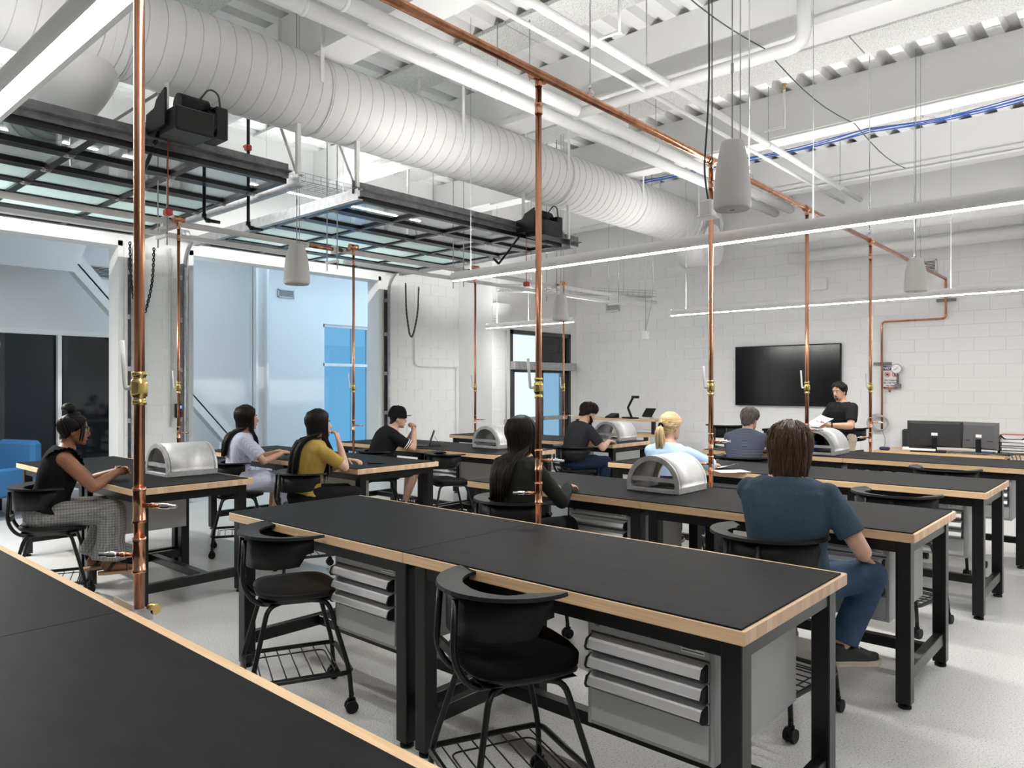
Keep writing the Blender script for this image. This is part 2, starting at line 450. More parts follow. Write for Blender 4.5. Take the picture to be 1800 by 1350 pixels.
# dark glazed window
w1 = struct('window_1', B().box((XC-0.12, 2.3, 0.1), (XC-0.10, 4.82, 2.5)), 'dark_glass', 'dark interior window reflecting the room')
for a, b_ in (((XC-0.06, 2.3, 2.48), (XC+0.04, 4.86, 2.56)), ((XC-0.06, 3.90, 0.1), (XC+0.03, 3.955, 2.5)), ((XC-0.06, 4.78, 0.0), (XC+0.05, 4.86, 2.56)), ((XC-0.06, 2.3, 0), (XC+0.04, 4.86, 0.12))):
    obj('window_frame', B().box(a, b_), 'white_paint', w1)
w2 = struct('window_2', B().box((XC-0.11, 8.83, 0.05), (XC-0.10, 12.0, 2.95)), 'blue_pane', 'tall blue-tinted corridor window')
for y in (8.83, 9.60, 10.0, 10.9, 11.9):
    obj('window_frame', B().box((XC-0.13, y, 0), (XC-0.05, y+0.06, 2.98)), 'corridor_paint', w2)
obj('window_frame', B().box((XC-0.13, 8.83, 2.10), (XC-0.05, 12.0, 2.16)), 'corridor_paint', w2)
obj('window_frame', B().box((XC-0.13, 8.83, 2.92), (XC-0.05, 12.0, 2.98)), 'corridor_paint', w2)
# steel brace frame
def ibeam(name, p, q, w, t, parent, mat='corridor_paint'):
    p = Vector(p); q = Vector(q); d = (q-p); L = d.length; d.normalize()
    x = Vector((1, 0, 0)); s = d.cross(x).normalized()
    m = Matrix((( *d, 0), (*s, 0), (*x, 0), (0, 0, 0, 1))).transposed(); m.translation = p
    b = B(); b.box((0, -w/2, -t/2), (L, w/2, -t/2+0.02), m); b.box((0, -w/2, t/2-0.02), (L, w/2, t/2), m); b.box((0, -0.012, -t/2), (L, 0.012, t/2), m)
    return obj(name, b, mat, parent)
br = thing('brace_frame', 'white diagonal steel brace frame standing in the corridor', 'steel brace', (XC+0.35, 3.6, 0))
br_c = Matrix.Translation((-(XC+0.35), -3.6, 0))
def brc(y, z): return Vector((0, y-3.6, z))
ibeam('brace', brc(3.55, 4.15), brc(7.0, 0.25), 0.26, 0.2, br)
ibeam('brace', brc(3.35, 4.15), brc(0.0, 0.3), 0.26, 0.2, br)
obj('column', B().box((-0.13, 7.05-3.6, 0), (0.13, 7.09-3.6, 5.4)).box((-0.13, 7.27-3.6, 0), (0.13, 7.31-3.6, 5.4)).box((-0.01, 7.05-3.6, 0), (0.01, 7.31-3.6, 5.4)), 'corridor_paint', br)
obj('cross_beam', B().box((-0.12, -4, 4.1), (0.12, 7.0, 4.13)).box((-0.12, -4, 4.45), (0.12, 7.0, 4.48)).box((-0.01, -4, 4.1), (0.01, 7, 4.48)), 'corridor_paint', br)
obj('gusset', B().prism([(0, 0), (0.75, 0), (0.5, 0.55), (0, 0.65)], -0.01, 0.01, TR(0.1, 2.75, 0.02) @ RY(PI/2) @ RZ(PI/2)), 'corridor_paint', br)
obj('gusset', B().prism([(-0.9, 0.1), (0.9, 0.1), (0.55, -0.75), (-0.55, -0.75)], -0.01, 0.01, TR(0.1, -0.15, 4.2) @ RY(PI/2) @ RZ(PI/2)), 'corridor_paint', br)
def vent(x, y, z, w, h, label, axis='x', n=7, mat='white_paint', dark='dark_bronze'):
    t = thing('air_vent', label, 'vent', (x, y, z))
    m = RZ(PI/2) if axis == 'x' else Matrix()      # local: x along wall, -y outwards
    if axis == 'x': t.rotation_euler = (0, 0, PI/2)
    obj('frame', B().box((-w/2, -0.02, -h/2), (w/2, 0, -h/2+0.02)).box((-w/2, -0.02, h/2-0.02), (w/2, 0, h/2)).box((-w/2, -0.02, -h/2), (-w/2+0.02, 0, h/2)).box((w/2-0.02, -0.02, -h/2), (w/2, 0, h/2)), mat, t)
    obj('backing', B().box((-w/2, -0.004, -h/2), (w/2, 0, h/2)), dark, t)
    for i in range(n):
        z0 = -h/2+0.02+(h-0.04)*(i+0.5)/n
        obj('slat', B().cbox((0, -0.012, 0), (w-0.03, 0.016, 0.006), TR(0, 0, z0) @ RX(0.5)), mat, t)
    return t
vent(XC+0.01, 4.45, 3.55, 0.45, 0.2, 'grey louvred vent above the dark corridor window', mat='conduit_grey')
vent(XC+0.01, 7.95, 3.52, 0.36, 0.16, 'small grey louvred vent on the blue-lit corridor wall', mat='conduit_grey')

# door in the far left corner -----------------------------------------
d1 = thing('door_1', 'dark framed glass double door with transom in the corner', 'door', (XB, 10.66, 0)); d1['kind'] = 'structure'
W = 1.92
fr = B()
for a, b_ in ((0, 0.07), (W-0.07, W)): fr.box((-0.12, a, 0), (0.02, b_, 2.78))
fr.box((-0.12, 0, 2.70), (0.02, W, 2.78)); fr.box((-0.12, 0, 2.08), (0.02, W, 2.16)); fr.box((-0.12, W/2-0.03, 2.16), (0.02, W/2+0.03, 2.72))
obj('door_frame', fr, 'dark_bronze', d1)
obj('transom_pane', B().box((-0.05, 0.07, 2.16), (-0.04, W/2-0.03, 2.70)), 'door_pane', d1)
obj('transom_pane', B().box((-0.05, W/2+0.03, 2.16), (-0.04, W-0.07, 2.70)), 'dark_glass', d1)
obj('door_closer', B().rbox((0.02, -0.02, 2.0), (0.14, W+0.06, 2.16), 0.01), 'galvanised', d1, label='silver door operator box')
for y0, gm in ((0.07, 'door_pane'), (W/2, 'grey_pane')):
    y1 = y0+W/2-0.07; lf = B()
    lf.box((-0.08, y0, 0.01), (-0.03, y0+0.1, 2.07)); lf.box((-0.08, y1-0.1, 0.01), (-0.03, y1, 2.07)); lf.box((-0.08, y0, 1.95), (-0.03, y1, 2.07)); lf.box((-0.08, y0, 0.01), (-0.03, y1, 0.28))
    leaf = obj('door_leaf', lf, 'dark_bronze', d1)
    obj('door_pane', B().box((-0.06, y0+0.1, 0.28), (-0.05, y1-0.1, 1.95)), gm, leaf)
    obj('push_bar', B().box((-0.03, y0+0.06, 0.98), (0.03, y1-0.06, 1.06)), 'galvanised', leaf)

# garage openings trim -------------------------------------------------
for n, (y0, y1) in enumerate(((0.46, 3.88), (4.78, 8.22))):
    b = B(); b.box((XA-0.31, y0-0.01, 0), (XA+0.01, y0+0.06, 3.62)); b.box((XA-0.31, y1-0.06, 0), (XA+0.01, y1+0.01, 3.62)); b.box((XA-0.31, y0, 3.55), (XA+0.01, y1, 3.63))
    t = struct('trim_%d' % (n+1), b, 'white_paint', 'white steel jamb around an overhead door opening')

# ------------------------------------------------------------------ overhead doors
def overhead_door(y0, y1, label, tlabel, ext=0.0):
    x0, x1, z = XA+0.38, -6.42, 3.66; n = 6; W = y1-y0
    t = thing('overhead_door', label, 'garage door', (x0, y0, z), 0, 'glazed overhead doors raised under the ceiling')
    L = x1-x0; s = L/n
    cols = 4; cw = W/cols
    for i in range(n):
        a = i*s
        obj('rail', B().box((a+0.003, 0, -0.025), (a+0.075, W, 0.025)), 'black_steel', t)
        obj('rail', B().box((a+s-0.075, 0, -0.025), (a+s-0.003, W, 0.025)), 'black_steel', t)
        for k in range(cols+1):
            y = min(max(k*cw-0.035, 0), W-0.07)
            obj('stile', B().box((a+0.07, y, -0.024), (a+s-0.07, y+0.07, 0.024)), 'black_steel', t)
        for k in range(cols):
            obj('pane', B().box((a+0.07, k*cw+0.03, -0.004), (a+s-0.07, (k+1)*cw-0.03, 0.004)), 'clear_pane' if i >= n-2 else 'frosted_pane', t)
        if i:
            for k in range(cols+1):
                y = min(max(k*cw, 0.04), W-0.04)
                obj('hinge', B().box((a-0.05, y-0.035, -0.032), (a+0.05, y+0.035, -0.026)).tube([(a, y-0.035, -0.036), (a, y+0.035, -0.036)], 0.011, 8).box((a+0.02, y-0.02, -0.05), (a+0.05, y+0.02, -0.03)), 'galvanised', t)
    tr = thing('door_track', tlabel, 'door track', (XA, y0, 0), 0, 'steel tracks of the overhead doors')
    for y, sg in ((-0.10, 1), (W+0.10, -1)):
        b = B()
        b.box((0.42, y-0.03, z-0.05), (x1-XA+0.1, y+0.03, z-0.04)); b.box((0.42, y-0.035, z-0.05), (x1-XA+0.1, y-0.028, z+0.07)); b.box((0.42, y+0.0, z+0.06), (x1-XA+0.1, y+0.03, z+0.07))
        obj('horizontal_track', b, 'galvanised', tr)
        pts = [(0.10, y, 0.0), (0.10, y, 3.35)] + [(0.10+0.36*(1-math.cos(w)), y, 3.35+0.36*math.sin(w)) for w in [PI/2*i/6 for i in range(7)]]
        obj('vertical_track', B().tube(pts, 0.028, 6), 'galvanised', tr)
        obj('track_angle', B().box((0.012, y-sg*0.03-0.004, 0), (0.10, y-sg*0.03+0.004, 3.4)).box((0.012, y-0.04, 0), (0.02, y+0.04, 3.4)), 'dark_galv', tr)
        for zz in (0.5, 1.2, 1.9, 2.6, 3.2):
            obj('track_bracket', B().box((0.01, y-0.045, zz-0.03), (0.09, y+0.045, zz+0.03)), 'galvanised', tr)
        obj('diagonal_brace', B().tube([(x1-XA+0.04, y, z+0.05), (x1-XA-0.35, y, 4.40)], 0.018, 4), 'white_paint', tr)
        obj('hanger', B().box((x1-XA+0.02, y-0.02, z), (x1-XA+0.06, y+0.02, 4.235)), 'white_paint', tr)
    b = B(); xe = x1-XA
    b.box((xe+0.02, -0.15, z+0.07), (xe+0.10, W+ext, z+0.08)); b.box((xe+0.02, -0.15, z+0.02), (xe+0.03, W+ext, z+0.16))
    obj('cross_angle', b, 'dark_galv', tr)
    obj('cross_channel', B().box((xe-0.16, -0.12, z+0.05), (xe-0.06, W+ext, z+0.06)).box((xe-0.16, -0.12, z+0.05), (xe-0.15, W+ext, z+0.09)), 'galvanised', tr)
    # torsion shaft at the header
    obj('torsion_shaft', B().tube([(0.12, -0.2, 3.80), (0.12, W+0.2, 3.80)], 0.018, 10), 'galvanised', tr)
    for y in (-0.12, W+0.12): obj('cable_drum', B().tube([(0.12, y-0.05, 3.80), (0.12, y+0.05, 3.80)], 0.075, 16), 'galvanised', tr)
    return t
overhead_door(0.46, 3.88, 'black framed glazed overhead door raised beside the bracketed copper drop', 'galvanised track carrying the overhead door by the blue lounge chair')
overhead_door(4.78, 8.22, 'black framed glazed overhead door raised above the blue corridor window', 'galvanised track carrying the overhead door above the blue corridor window', 0.35)

def operator(x, y, z, label, s=1):
    t = thing('door_operator', label, 'motor', (x, y, z), 0, 'black overhead door motors')
    obj('mount_plate', B().prism([(-0.30, -0.16), (0.06, -0.16), (0.06, 0.14), (-0.10, 0.08), (-0.14, 0.02), (-0.30, 0.0)], -0.01, 0.01, TR(0, -0.22, 0) @ RX(PI/2)), 'black_steel', t)
    obj('gear_box', B().rbox((-0.12, -0.2, -0.22), (0.20, 0.12, -0.02), 0.012), 'black_steel', t)
    obj('motor', B().tube([(0, -0.10, 0.06), (0, 0.14, 0.06)], 0.085, 18).tube([(0, 0.14, 0.06), (0, 0.2, 0.06)], 0.05, 14), 'black_plastic', t)
    obj('control_box', B().rbox((-0.10, 0.16, -0.19), (0.14, 0.27, 0.08), 0.01), 'black_steel', t)
    obj('sprocket', B().tube([(0.06, 0.10, -0.06), (0.06, 0.16, -0.06)], 0.10, 18), 'black_plastic', t)
    obj('cable', B().tube(fillet([(0.05, 0.05, 0.10), (0.1, 0.12, 0.22), (0.1, 0.2, 0.2), (0.1, 0.22, 0.07)], 0.05), 0.008, 6), 'cable_dark', t)
    obj('trolley_rail', B().box((-2.9, -0.12, -0.06), (-0.1, -0.10, 0.04)).box((-2.9, -0.04, -0.06), (-0.1, -0.02, 0.04)).box((-2.9, -0.12, -0.07), (-0.1, -0.02, -0.06)), 'dark_galv', t)
    obj('door_arm', B().tube([(-0.2, -0.16, -0.14), (-0.62, -0.16, -0.50)], 0.018, 4).tube([(-0.62, -0.16, -0.50), (-0.72, -0.16, -0.42)], 0.018, 4), 'black_steel', t)
    obj('release_cord', B().tube([(-0.18, -0.1, -0.15), (-0.18, -0.1, -0.78)], 0.005, 5), 'red_plastic', t)
    obj('release_handle', B().rbox((-0.22, -0.13, -0.84), (-0.14, -0.07, -0.78), 0.012), 'red_plastic', t)
    for xx, zt in ((-0.25, 4.23), (-2.6, 5.45)): obj('hanger_strap', B().box((xx-0.02, -0.09, 0.04), (xx+0.02, -0.07, zt-z)), 'white_paint', t)
    return t
operator(-6.1, 2.78, 3.93, 'black overhead door motor with red pull cord above the bracketed copper drop')
operator(-6.15, 7.45, 3.82, 'black overhead door motor hung above the pendant lamp row')

# ------------------------------------------------------------------ ducts and white pipes
DX, DZ, DR = -6.5, 4.60, 0.385
t = thing('spiral_duct', 'large white spiral air duct running below the roof beams', 'duct', (DX, 0.2, DZ))
obj('duct_body', B().tube([(0, -0.5, 0), (0, 12.3, 0)], DR, 48), 'duct', t)
pts = []
y = -0.4; k = 0
while y < 12.2:
    w = 2*PI*k/28; pts.append(((DR+0.001)*math.cos(w), y, (DR+0.001)*math.sin(w))); y += 0.148/28; k += 1
obj('spiral_seam', B().tube(pts, 0.0045, 4), 'seam', t)
for y in (2.15, 4.0, 5.9, 7.9, 9.8, 11.6):
    obj('joint_band', B().tube([(0, y, 0), (0, y+0.012, 0)], DR+0.014, 48).tube([(0, y+0.02, 0), (0, y+0.032, 0)], DR+0.012, 48), 'duct', t)
    obj('hanger_strap', B().tube([(DR*math.cos(a), y-0.12, DR*math.sin(a)) for a in [PI-PI*i/16+PI for i in range(17)]], (0.004), 4).box((-DR-0.005, y-0.14, 0), (-DR+0.001, y-0.10, 0.86)).box((DR-0.001, y-0.14, 0), (DR+0.005, y-0.10, 0.86)), 'white_paint', t)
obj('end_elbow', B().tube([(-0.15, 11.95, -0.42), (0.42, 11.95, -0.42)], 0.35, 36), 'duct', t)
obj('elbow_collar', B().tube([(0.42, 11.95, -0.42), (0.44, 11.95, -0.42)], 0.37, 36), 'duct', t)
obj('end_collar', B().tube([(0, 12.3, 0), (0, 12.35, 0)], DR+0.05, 40), 'duct', t)
pts = [(-0.05, 1.95, -0.15)] + [(-0.05-0.75*(1-math.cos(w)), 1.95-0.05*0, -0.20-0.45*math.sin(w)*0.55) for w in [PI/2*i/8 for i in range(1, 9)]] + [(-1.4, 1.95, -0.45)]
obj('branch_elbow', B().tube(pts, 0.27, 28), 'duct', t)
for x in (-0.85, -1.05, -1.25): obj('branch_band', B().tube([(x, 1.95, -0.45), (x+0.012, 1.95, -0.45)], 0.276, 28), 'seam', t)

def pipe_run(name, label, cat, pts, r, group=None, mat='white_paint', bands=(), n=18):
    p0 = Vector(pts[0]); t = thing(name, label, cat, pts[0], 0, group)
    obj('pipe', B().tube(fillet([Vector(p)-p0 for p in pts], r*2.2), r, n), mat, t)
    for q in bands:
        q = Vector(q)-p0
        obj('clamp', B().tube([q-Vector((0, 0.02, 0)), q+Vector((0, 0.02, 0))], r*1.06, n), mat, t)
        obj('rod', B().tube([q+Vector((0, 0, r)), Vector((q.x, q.y, 5.45-p0.z))], 0.006, 6), 'galvanised', t)
    return t
pipe_run('white_pipe', 'thick white pipe beside the spiral duct, the one nearer the duct', 'pipe', [(-5.22, 0, 4.72), (-5.22, 12.79, 4.72)], 0.068, 'pair of thick white pipes', bands=[(-5.22, y, 4.72) for y in (3.3, 5.6, 8.1, 10.6)])
pipe_run('white_pipe', 'thick white pipe beside the spiral duct, the one nearer the copper main', 'pipe', [(-4.95, 0, 4.74), (-4.95, 12.79, 4.74)], 0.068, 'pair of thick white pipes', bands=[(-4.95, y, 4.74) for y in (3.5, 5.8, 8.3, 10.8)])
pipe_run('sprinkler_pipe', 'slim white sprinkler main running below the roof beams', 'pipe', [(-3.80, -2, 4.72), (-3.80, 12.79, 4.72)], 0.038, bands=[(-3.80, y, 4.72) for y in (3.0, 6.2, 9.1, 11.8)], n=12)
pipe_run('conduit_run', 'thin white conduit beside the sprinkler main', 'conduit', [(-4.06, -2, 4.72), (-4.06, 12.79, 4.72)], 0.022, n=10)
pipe_run('white_pipe', 'white sprinkler branch crossing under the smooth roof beam with an elbow', 'pipe', [(-5.0, 6.65, 4.72), (-2.45, 6.65, 4.72), (-2.45, 6.65, 5.4)], 0.06, n=14)
pipe_run('white_pipe', 'insulated white pipe running along the top of the television wall', 'pipe', [(-5.4, 12.42, 4.18), (-0.7, 12.42, 4.18)], 0.11, n=18)
pipe_run('white_pipe', 'lower white pipe on brackets along the top of the television wall', 'pipe', [(-4.9, 12.66, 3.86), (-1.47, 12.66, 3.86)], 0.09, n=18)
pipe_run('beam_conduit', 'thin white conduit clipped under the roof beam above the television', 'conduit', [(-9, 12.15, 4.90), (4, 12.15, 4.90)], 0.018, n=8)
pipe_run('beam_conduit', 'thin white conduit clipped under the roof beam beside the blue cables', 'conduit', [(-9, 9.48, 4.90), (4, 9.48, 4.90)], 0.02, n=8)
for (x, y, lb) in ((-3.55, 5.35, 'brass tipped sprinkler head under the speckled ceiling strip by the copper tee'), (-3.4, 8.6, 'sprinkler head under the speckled ceiling strip behind the big pendant speaker')):
    t = thing('fire_sprinkler', lb, 'sprinkler', (x, y, 4.7), 0, 'upright sprinkler heads')
    obj('riser', B().tube([(0, 0, 0), (0, 0, 0.45)], 0.014, 8), 'white_paint', t)
    obj('branch', B().tube([(-0.24, 0, 0.02), (0, 0, 0.02)], 0.014, 8), 'white_paint', t)
    obj('deflector', B().lathe([(0.012, 0.45), (0.022, 0.47), (0.008, 0.5), (0.03, 0.52), (0.03, 0.525)], 12), 'brass', t)
# blue data cables
b = B()
random.seed(3)
for k in range(5):
    pts = [(-6.9+i*0.22, 10.30-0.035*k+0.015*math.sin(i*0.8+k), 4.99-0.05*abs(math.sin(i*PI/9.0))+0.012*math.sin(i*0.5+k*1.7)) for i in range(48)]
    b.tube(pts, 0.007, 5)
tag(obj('data_cables', b, 'blue_cable'), 'loose bundle of blue data cables slung under the roof beam', 'cable')
wp_ = []
for (y0, y1) in ((4.2, 6.9), (6.9, 9.6), (9.6, 12.25)):
    wp_ += [(-2.92, y0+(y1-y0)*i/8, 4.91-0.10*math.sin(PI*i/8)) for i in range(8)]
tag(obj('grounding_wire', B().tube(wp_, 0.006, 5), 'cable_dark'), 'thin dark wire sagging between the undersides of the roof beams', 'wire')
# white strut rail carrying the rear air line
t = thing('strut_rail', 'white painted pipe rail hung along the overhead doors', 'pipe rail', (-7.1, -2, 3.17))
obj('upper_pipe', B().tube([(0, 0, 0.05), (0, 6.55, 0.05)], 0.030, 12).tube([(0, 7.0, 0.05), (0, 13.9, 0.05)], 0.030, 12), 'white_paint', t)
obj('bare_copper', B().tube([(0, 6.5, 0.05), (0, 7.05, 0.05)], 0.024, 12), 'copper', t)
obj('lower_channel', B().box((-0.12, 0, -0.075), (-0.06, 6.4, -0.035)).box((-0.12, 7.1, -0.075), (-0.06, 13.9, -0.035)), 'white_paint', t)
for y in (1.1, 3.1, 5.0, 6.9, 8.9, 10.9, 12.6):
    obj('trapeze_bracket', B().box((-0.16, y-0.02, -0.10), (0.06, y+0.02, -0.075)).box((-0.03, y-0.03, 0.0), (0.03, y+0.03, 0.09)), 'white_paint', t)
    obj('rod', B().tube([(-0.15, y, -0.18), (-0.15, y, 2.3)], 0.006, 6).tube([(0.05, y, -0.18), (0.05, y, 2.3)], 0.006, 6), 'galvanised', t)

for (y, z1, lb) in ((3.42, 4.0, 'black steel drop pipe ending in an elbow above the white pipe rail'), (3.89, 4.15, 'black steel drop pipe with a red valve handle above the white pipe rail')):
    t = thing('steel_drop_pipe', lb, 'pipe', (-7.18, y, 3.32), 0, 'black steel drop pipes')
    obj('pipe', B().tube(fillet([(0.0, 0.16, 0), (0, 0, 0), (0, 0, 1.55), (-3.31, 0, 1.55)], 0.05), 0.017, 10), 'black_steel', t)
    obj('elbow', B().tube([(0, 0.02, 0), (0, 0.06, 0)], 0.024, 10).tube([(0, 0, 0.02), (0, 0, 0.06)], 0.024, 10), 'black_steel', t)
    obj('valve_handle', B().rbox((-0.04, -0.03, z1-3.35), (0.03, 0.03, z1-3.29), 0.01).box((-0.09, -0.012, z1-3.30), (0.0, 0.012, z1-3.28)), 'red_plastic', t)
# wire cable baskets
def basket(p0, L, w, h, label, loc, rotz=0):
    t = thing('cable_basket', label, 'cable tray', loc, rotz, 'wire mesh cable baskets')
    b = B(); n = int(L/0.11)
    for x in (-w/2, -w/4, 0, w/4, w/2): b.tube([(x, 0, 0), (x, L, 0)], 0.003, 4)
    for x in (-w/2, w/2):
        for z in (h/2, h): b.tube([(x, 0, z), (x, L, z)], 0.003, 4)
    for i in range(n+1):
        y = i*L/n; b.tube([(-w/2, y, h), (-w/2, y, 0), (w/2, y, 0), (w/2, y, h)], 0.003, 4)
    obj('wire_mesh', b, 'galvanised', t)
    obj('hanger', B().tube([(0, L*0.2, 0), (0, L*0.2, 5.45-loc[2])], 0.005, 5).tube([(0, L*0.8, 0), (0, L*0.8, 5.45-loc[2])], 0.005, 5), 'galvanised', t)
    return t
basket(None, 8.4, 0.3, 0.1, 'long wire cable basket above the overhead doors', (-7.9, 0.4, 4.12))
basket(None, 2.95, 0.25, 0.1, 'wire cable basket hung in front of the corner door', (-8.55, 9.2, 3.30), R(-30))

# electrical boxes, exit sign
t = thing('electrical_box', 'white electrical box on the wall above the corner door', 'electrical box', (XB, 10.32, 3.0))
obj('box_body', B().rbox((0.0, -0.17, -0.22), (0.16, 0.17, 0.25), 0.008), 'white_paint', t)
obj('louvres', B().box((0.02, -0.175, -0.1), (0.12, -0.17, -0.09)).box((0.02, -0.175, -0.05), (0.12, -0.17, -0.04)).box((0.02, -0.175, 0.0), (0.12, -0.17, 0.01)), 'conduit_grey', t)
t = thing('exit_sign', 'red lit exit sign above the corner door', 'sign', (XB+0.02, 11.62, 2.98))
obj('sign_body', B().rbox((0, -0.17, -0.1), (0.05, 0.17, 0.1), 0.006), 'white_paint', t)
def text_mesh(s, size, mat, parent, loc, rot, name='lettering', bold=0.0):
    c = bpy.data.curves.new('text', 'FONT'); c.body = s; c.size = size; c.align_x = 'CENTER'; c.align_y = 'CENTER'; c.extrude = 0.0008; c.offset = bold; c.resolution_u = 2
    o = bpy.data.objects.new('text', c); COL.objects.link(o)
    dg = bpy.context.evaluated_depsgraph_get(); me = bpy.data.meshes.new_from_object(o.evaluated_get(dg))
    bpy.data.objects.remove(o); me.materials.clear()
    return obj(name, me, mat, parent, loc, rot)
text_mesh('EXIT', 0.17, 'exit_red', t, (0.052, 0, 0), (R(90), 0, R(90)), bold=0.004)

# ------------------------------------------------------------------ copper air lines
def fitting(b, p, ax, r, L=0.05):
    p = Vector(p); ax = Vector(ax).normalized()
    b.tube([p-ax*L, p-ax*(L-0.012), p-ax*(L-0.014), p+ax*(L-0.014), p+ax*(L-0.012), p+ax*L], [r*1.25, r*1.25, r*1.14, r*1.14, r*1.25, r*1.25], 16)
def nozzle(t, base, d, r, name='outlet'):
    base = Vector(base); d = Vector(d).normalized()
    o = obj(name, B().tube([base, base+d*0.065], r*0.42, 12).tube([base+d*0.03, base+d*0.045], r*0.55, 12), 'copper_bright', t)
    obj('coupler', B().tube([base+d*0.06, base+d*0.072, base+d*0.095, base+d*0.10, base+d*0.125], [r*0.5, r*0.55, r*0.55, r*0.36, r*0.36], 12), 'chrome', o)
ZC = 3.37; PX = -2.56
t = thing('copper_main', 'copper air main running overhead and down the television wall', 'copper pipe', (PX, -0.5, ZC))
YW = 12.74
pm = B().tube([(0, 0, 0), (0, YW-0.03+0.5, -0.07)], 0.024, 16)
obj('main_pipe', pm, 'copper', t)
# wall leg
o0 = Vector((PX, -0.5, ZC))
wp = [Vector((PX, YW-0.05, ZC-0.07)), Vector((PX, YW, ZC-0.07)), Vector((PX, YW, 2.70)), Vector((-3.46, YW, 2.70)), Vector((-3.46, YW, 0.98))]
obj('wall_pipe', B().tube(fillet([p-o0 for p in wp], 0.06), 0.017, 12), 'copper', t)
for q in (Vector((PX, YW, 2.98)), Vector((-3.46, YW, 2.03))):
    obj('wall_bracket', B().cbox(q-o0+Vector((0, 0.03, 0)), (0.26, 0.04, 0.045)), 'dark_galv', t)
for y in (3.55, 5.75, 8.95, 10.9):
    obj('ring_hanger', B().tube([(0.028*math.cos(a), y+0.5, 0.028*math.sin(a)) for a in [2*PI*i/16 for i in range(16)]], 0.005, 5, closed=True).tube([(0, y+0.5, 0.028), (0, y+0.5, 0.07)], 0.012, 8).tube([(0, y+0.5, 0.07), (0, y+0.5, 2.05)], 0.006, 6), 'chrome', t)
def copper_drop(x, y, ztop, zbot, r, label, lever=0, ls=1, tees=(1.25, 1.08), sides=(1, -1), lean=0.0, group='copper air drops to the benches', bracket=False):
    t = thing('copper_air_drop', label, 'copper pipe', (x, y, zbot), 0, group)
    H = ztop-zbot
    obj('pipe', B().tube([(0, 0, 0), (0, 0, H)], r, 16), 'copper', t)
    f = B(); fitting(f, (0, 0, H), (0, 1, 0), 0.026, 0.055); f.tube([(0, 0, H), (0, 0, H-0.06)], r*1.2, 14); obj('tee', f, 'copper_bright', t)
    f = B(); fitting(f, (0, 0, H-0.18), (0, 0, 1), r, 0.03); obj('sleeve', f, 'copper_bright', t)
    zv = 1.65-zbot
    v = obj('ball_valve', B().lathe([(r*1.2, zv-0.0600), (r*1.35, zv-0.0570), (r*1.35, zv-0.0450), (r*1.15, zv-0.0420), (r*1.15, zv-0.0330), (r*1.45, zv-0.0300), (r*1.55, zv-0.0180), (r*1.55, zv+0.0120), (r*1.45, zv+0.0240), (r*1.15, zv+0.0270), (r*1.15, zv+0.0360), (r*1.4, zv+0.0390), (r*1.4, zv+0.0510), (r*1.1, zv+0.0540)], 14), 'brass', t)
    d = Vector((-0.72, -0.69, 0))*ls if lever == 0 else Vector(lever)
    d.normalize()
    lv = fillet([d*r*1.5+Vector((0, 0, zv)), d*(r*1.6+0.018)+Vector((0, 0, zv-0.004)), d*(r*1.6+0.022)+Vector((0, 0, zv+0.05)), d*(r*1.6+0.03)+Vector((0, 0, zv+0.16))], 0.012)
    obj('lever', B().tube(lv, 0.008, 8, flat=0.6), 'white_paint' if r > 0.014 else 'chrome', v)
    for i, z in enumerate(tees):
        f = B(); fitting(f, (0, 0, z-zbot), (0, 0, 1), r, 0.06); obj('outlet_tee', f, 'copper_bright', t)
        dd = Vector((0.86, 0.5, 0.0)) if sides[i] > 0 else Vector((-0.8, -0.6, 0))
        nozzle(t, dd*r+Vector((0, 0, z-zbot)), dd, r*1.1)
    if bracket:
        obj('strut_bracket', B().box((-0.10, -0.045, -0.03), (0.06, 0.02, 0.0)).box((-0.10, -0.045, -0.03), (0.06, -0.04, 0.03)), 'galvanised', t)
        obj('clamp_bolt', B().tube([(0.025, 0.03, 0.0), (0.06, 0.03, 0.0)], 0.018, 12), 'brass', t)
    return t
copper_drop(PX-0.055, 1.02, ZC, 0.90, 0.0175, 'copper air drop ending in a strut bracket clamped to a bench edge', bracket=True)
copper_drop(PX-0.03, 3.11, ZC-0.01, 0.30, 0.0175, 'copper air drop beside the woman in the dark green jacket', tees=(1.25, 1.07))
copper_drop(PX, 5.08, ZC-0.03, 0.30, 0.0175, 'copper air drop beside the half-round furnace shell and the blond woman')
copper_drop(PX, 7.02, ZC-0.04, 0.30, 0.0175, 'copper air drop crossing in front of the television')
copper_drop(PX, 8.98, ZC-0.05, 0.30, 0.0175, 'copper air drop beside the instructor and the notice sign')
for (px_y, lb, xx) in ((3.1, 'slim copper drop beside the time clock on the block pier', -7.03), (5.05, 'slim copper drop in front of the blue corridor window', -6.95), (7.02, 'slim copper drop with dark valve in front of the white wall', -6.95), (8.92, 'slim copper drop in front of the corner door', -6.93)):
    t = copper_drop(xx, px_y, 3.25, 0.30, 0.0145, lb, group='slim copper drops off the white pipe rail', tees=(1.22,), sides=(1,))
    obj('elbow', B().tube(fillet([(-0.14, 0, 2.93), (0, 0, 2.93), (0, 0, 2.85)], 0.03), 0.018, 12), 'copper_bright', t)

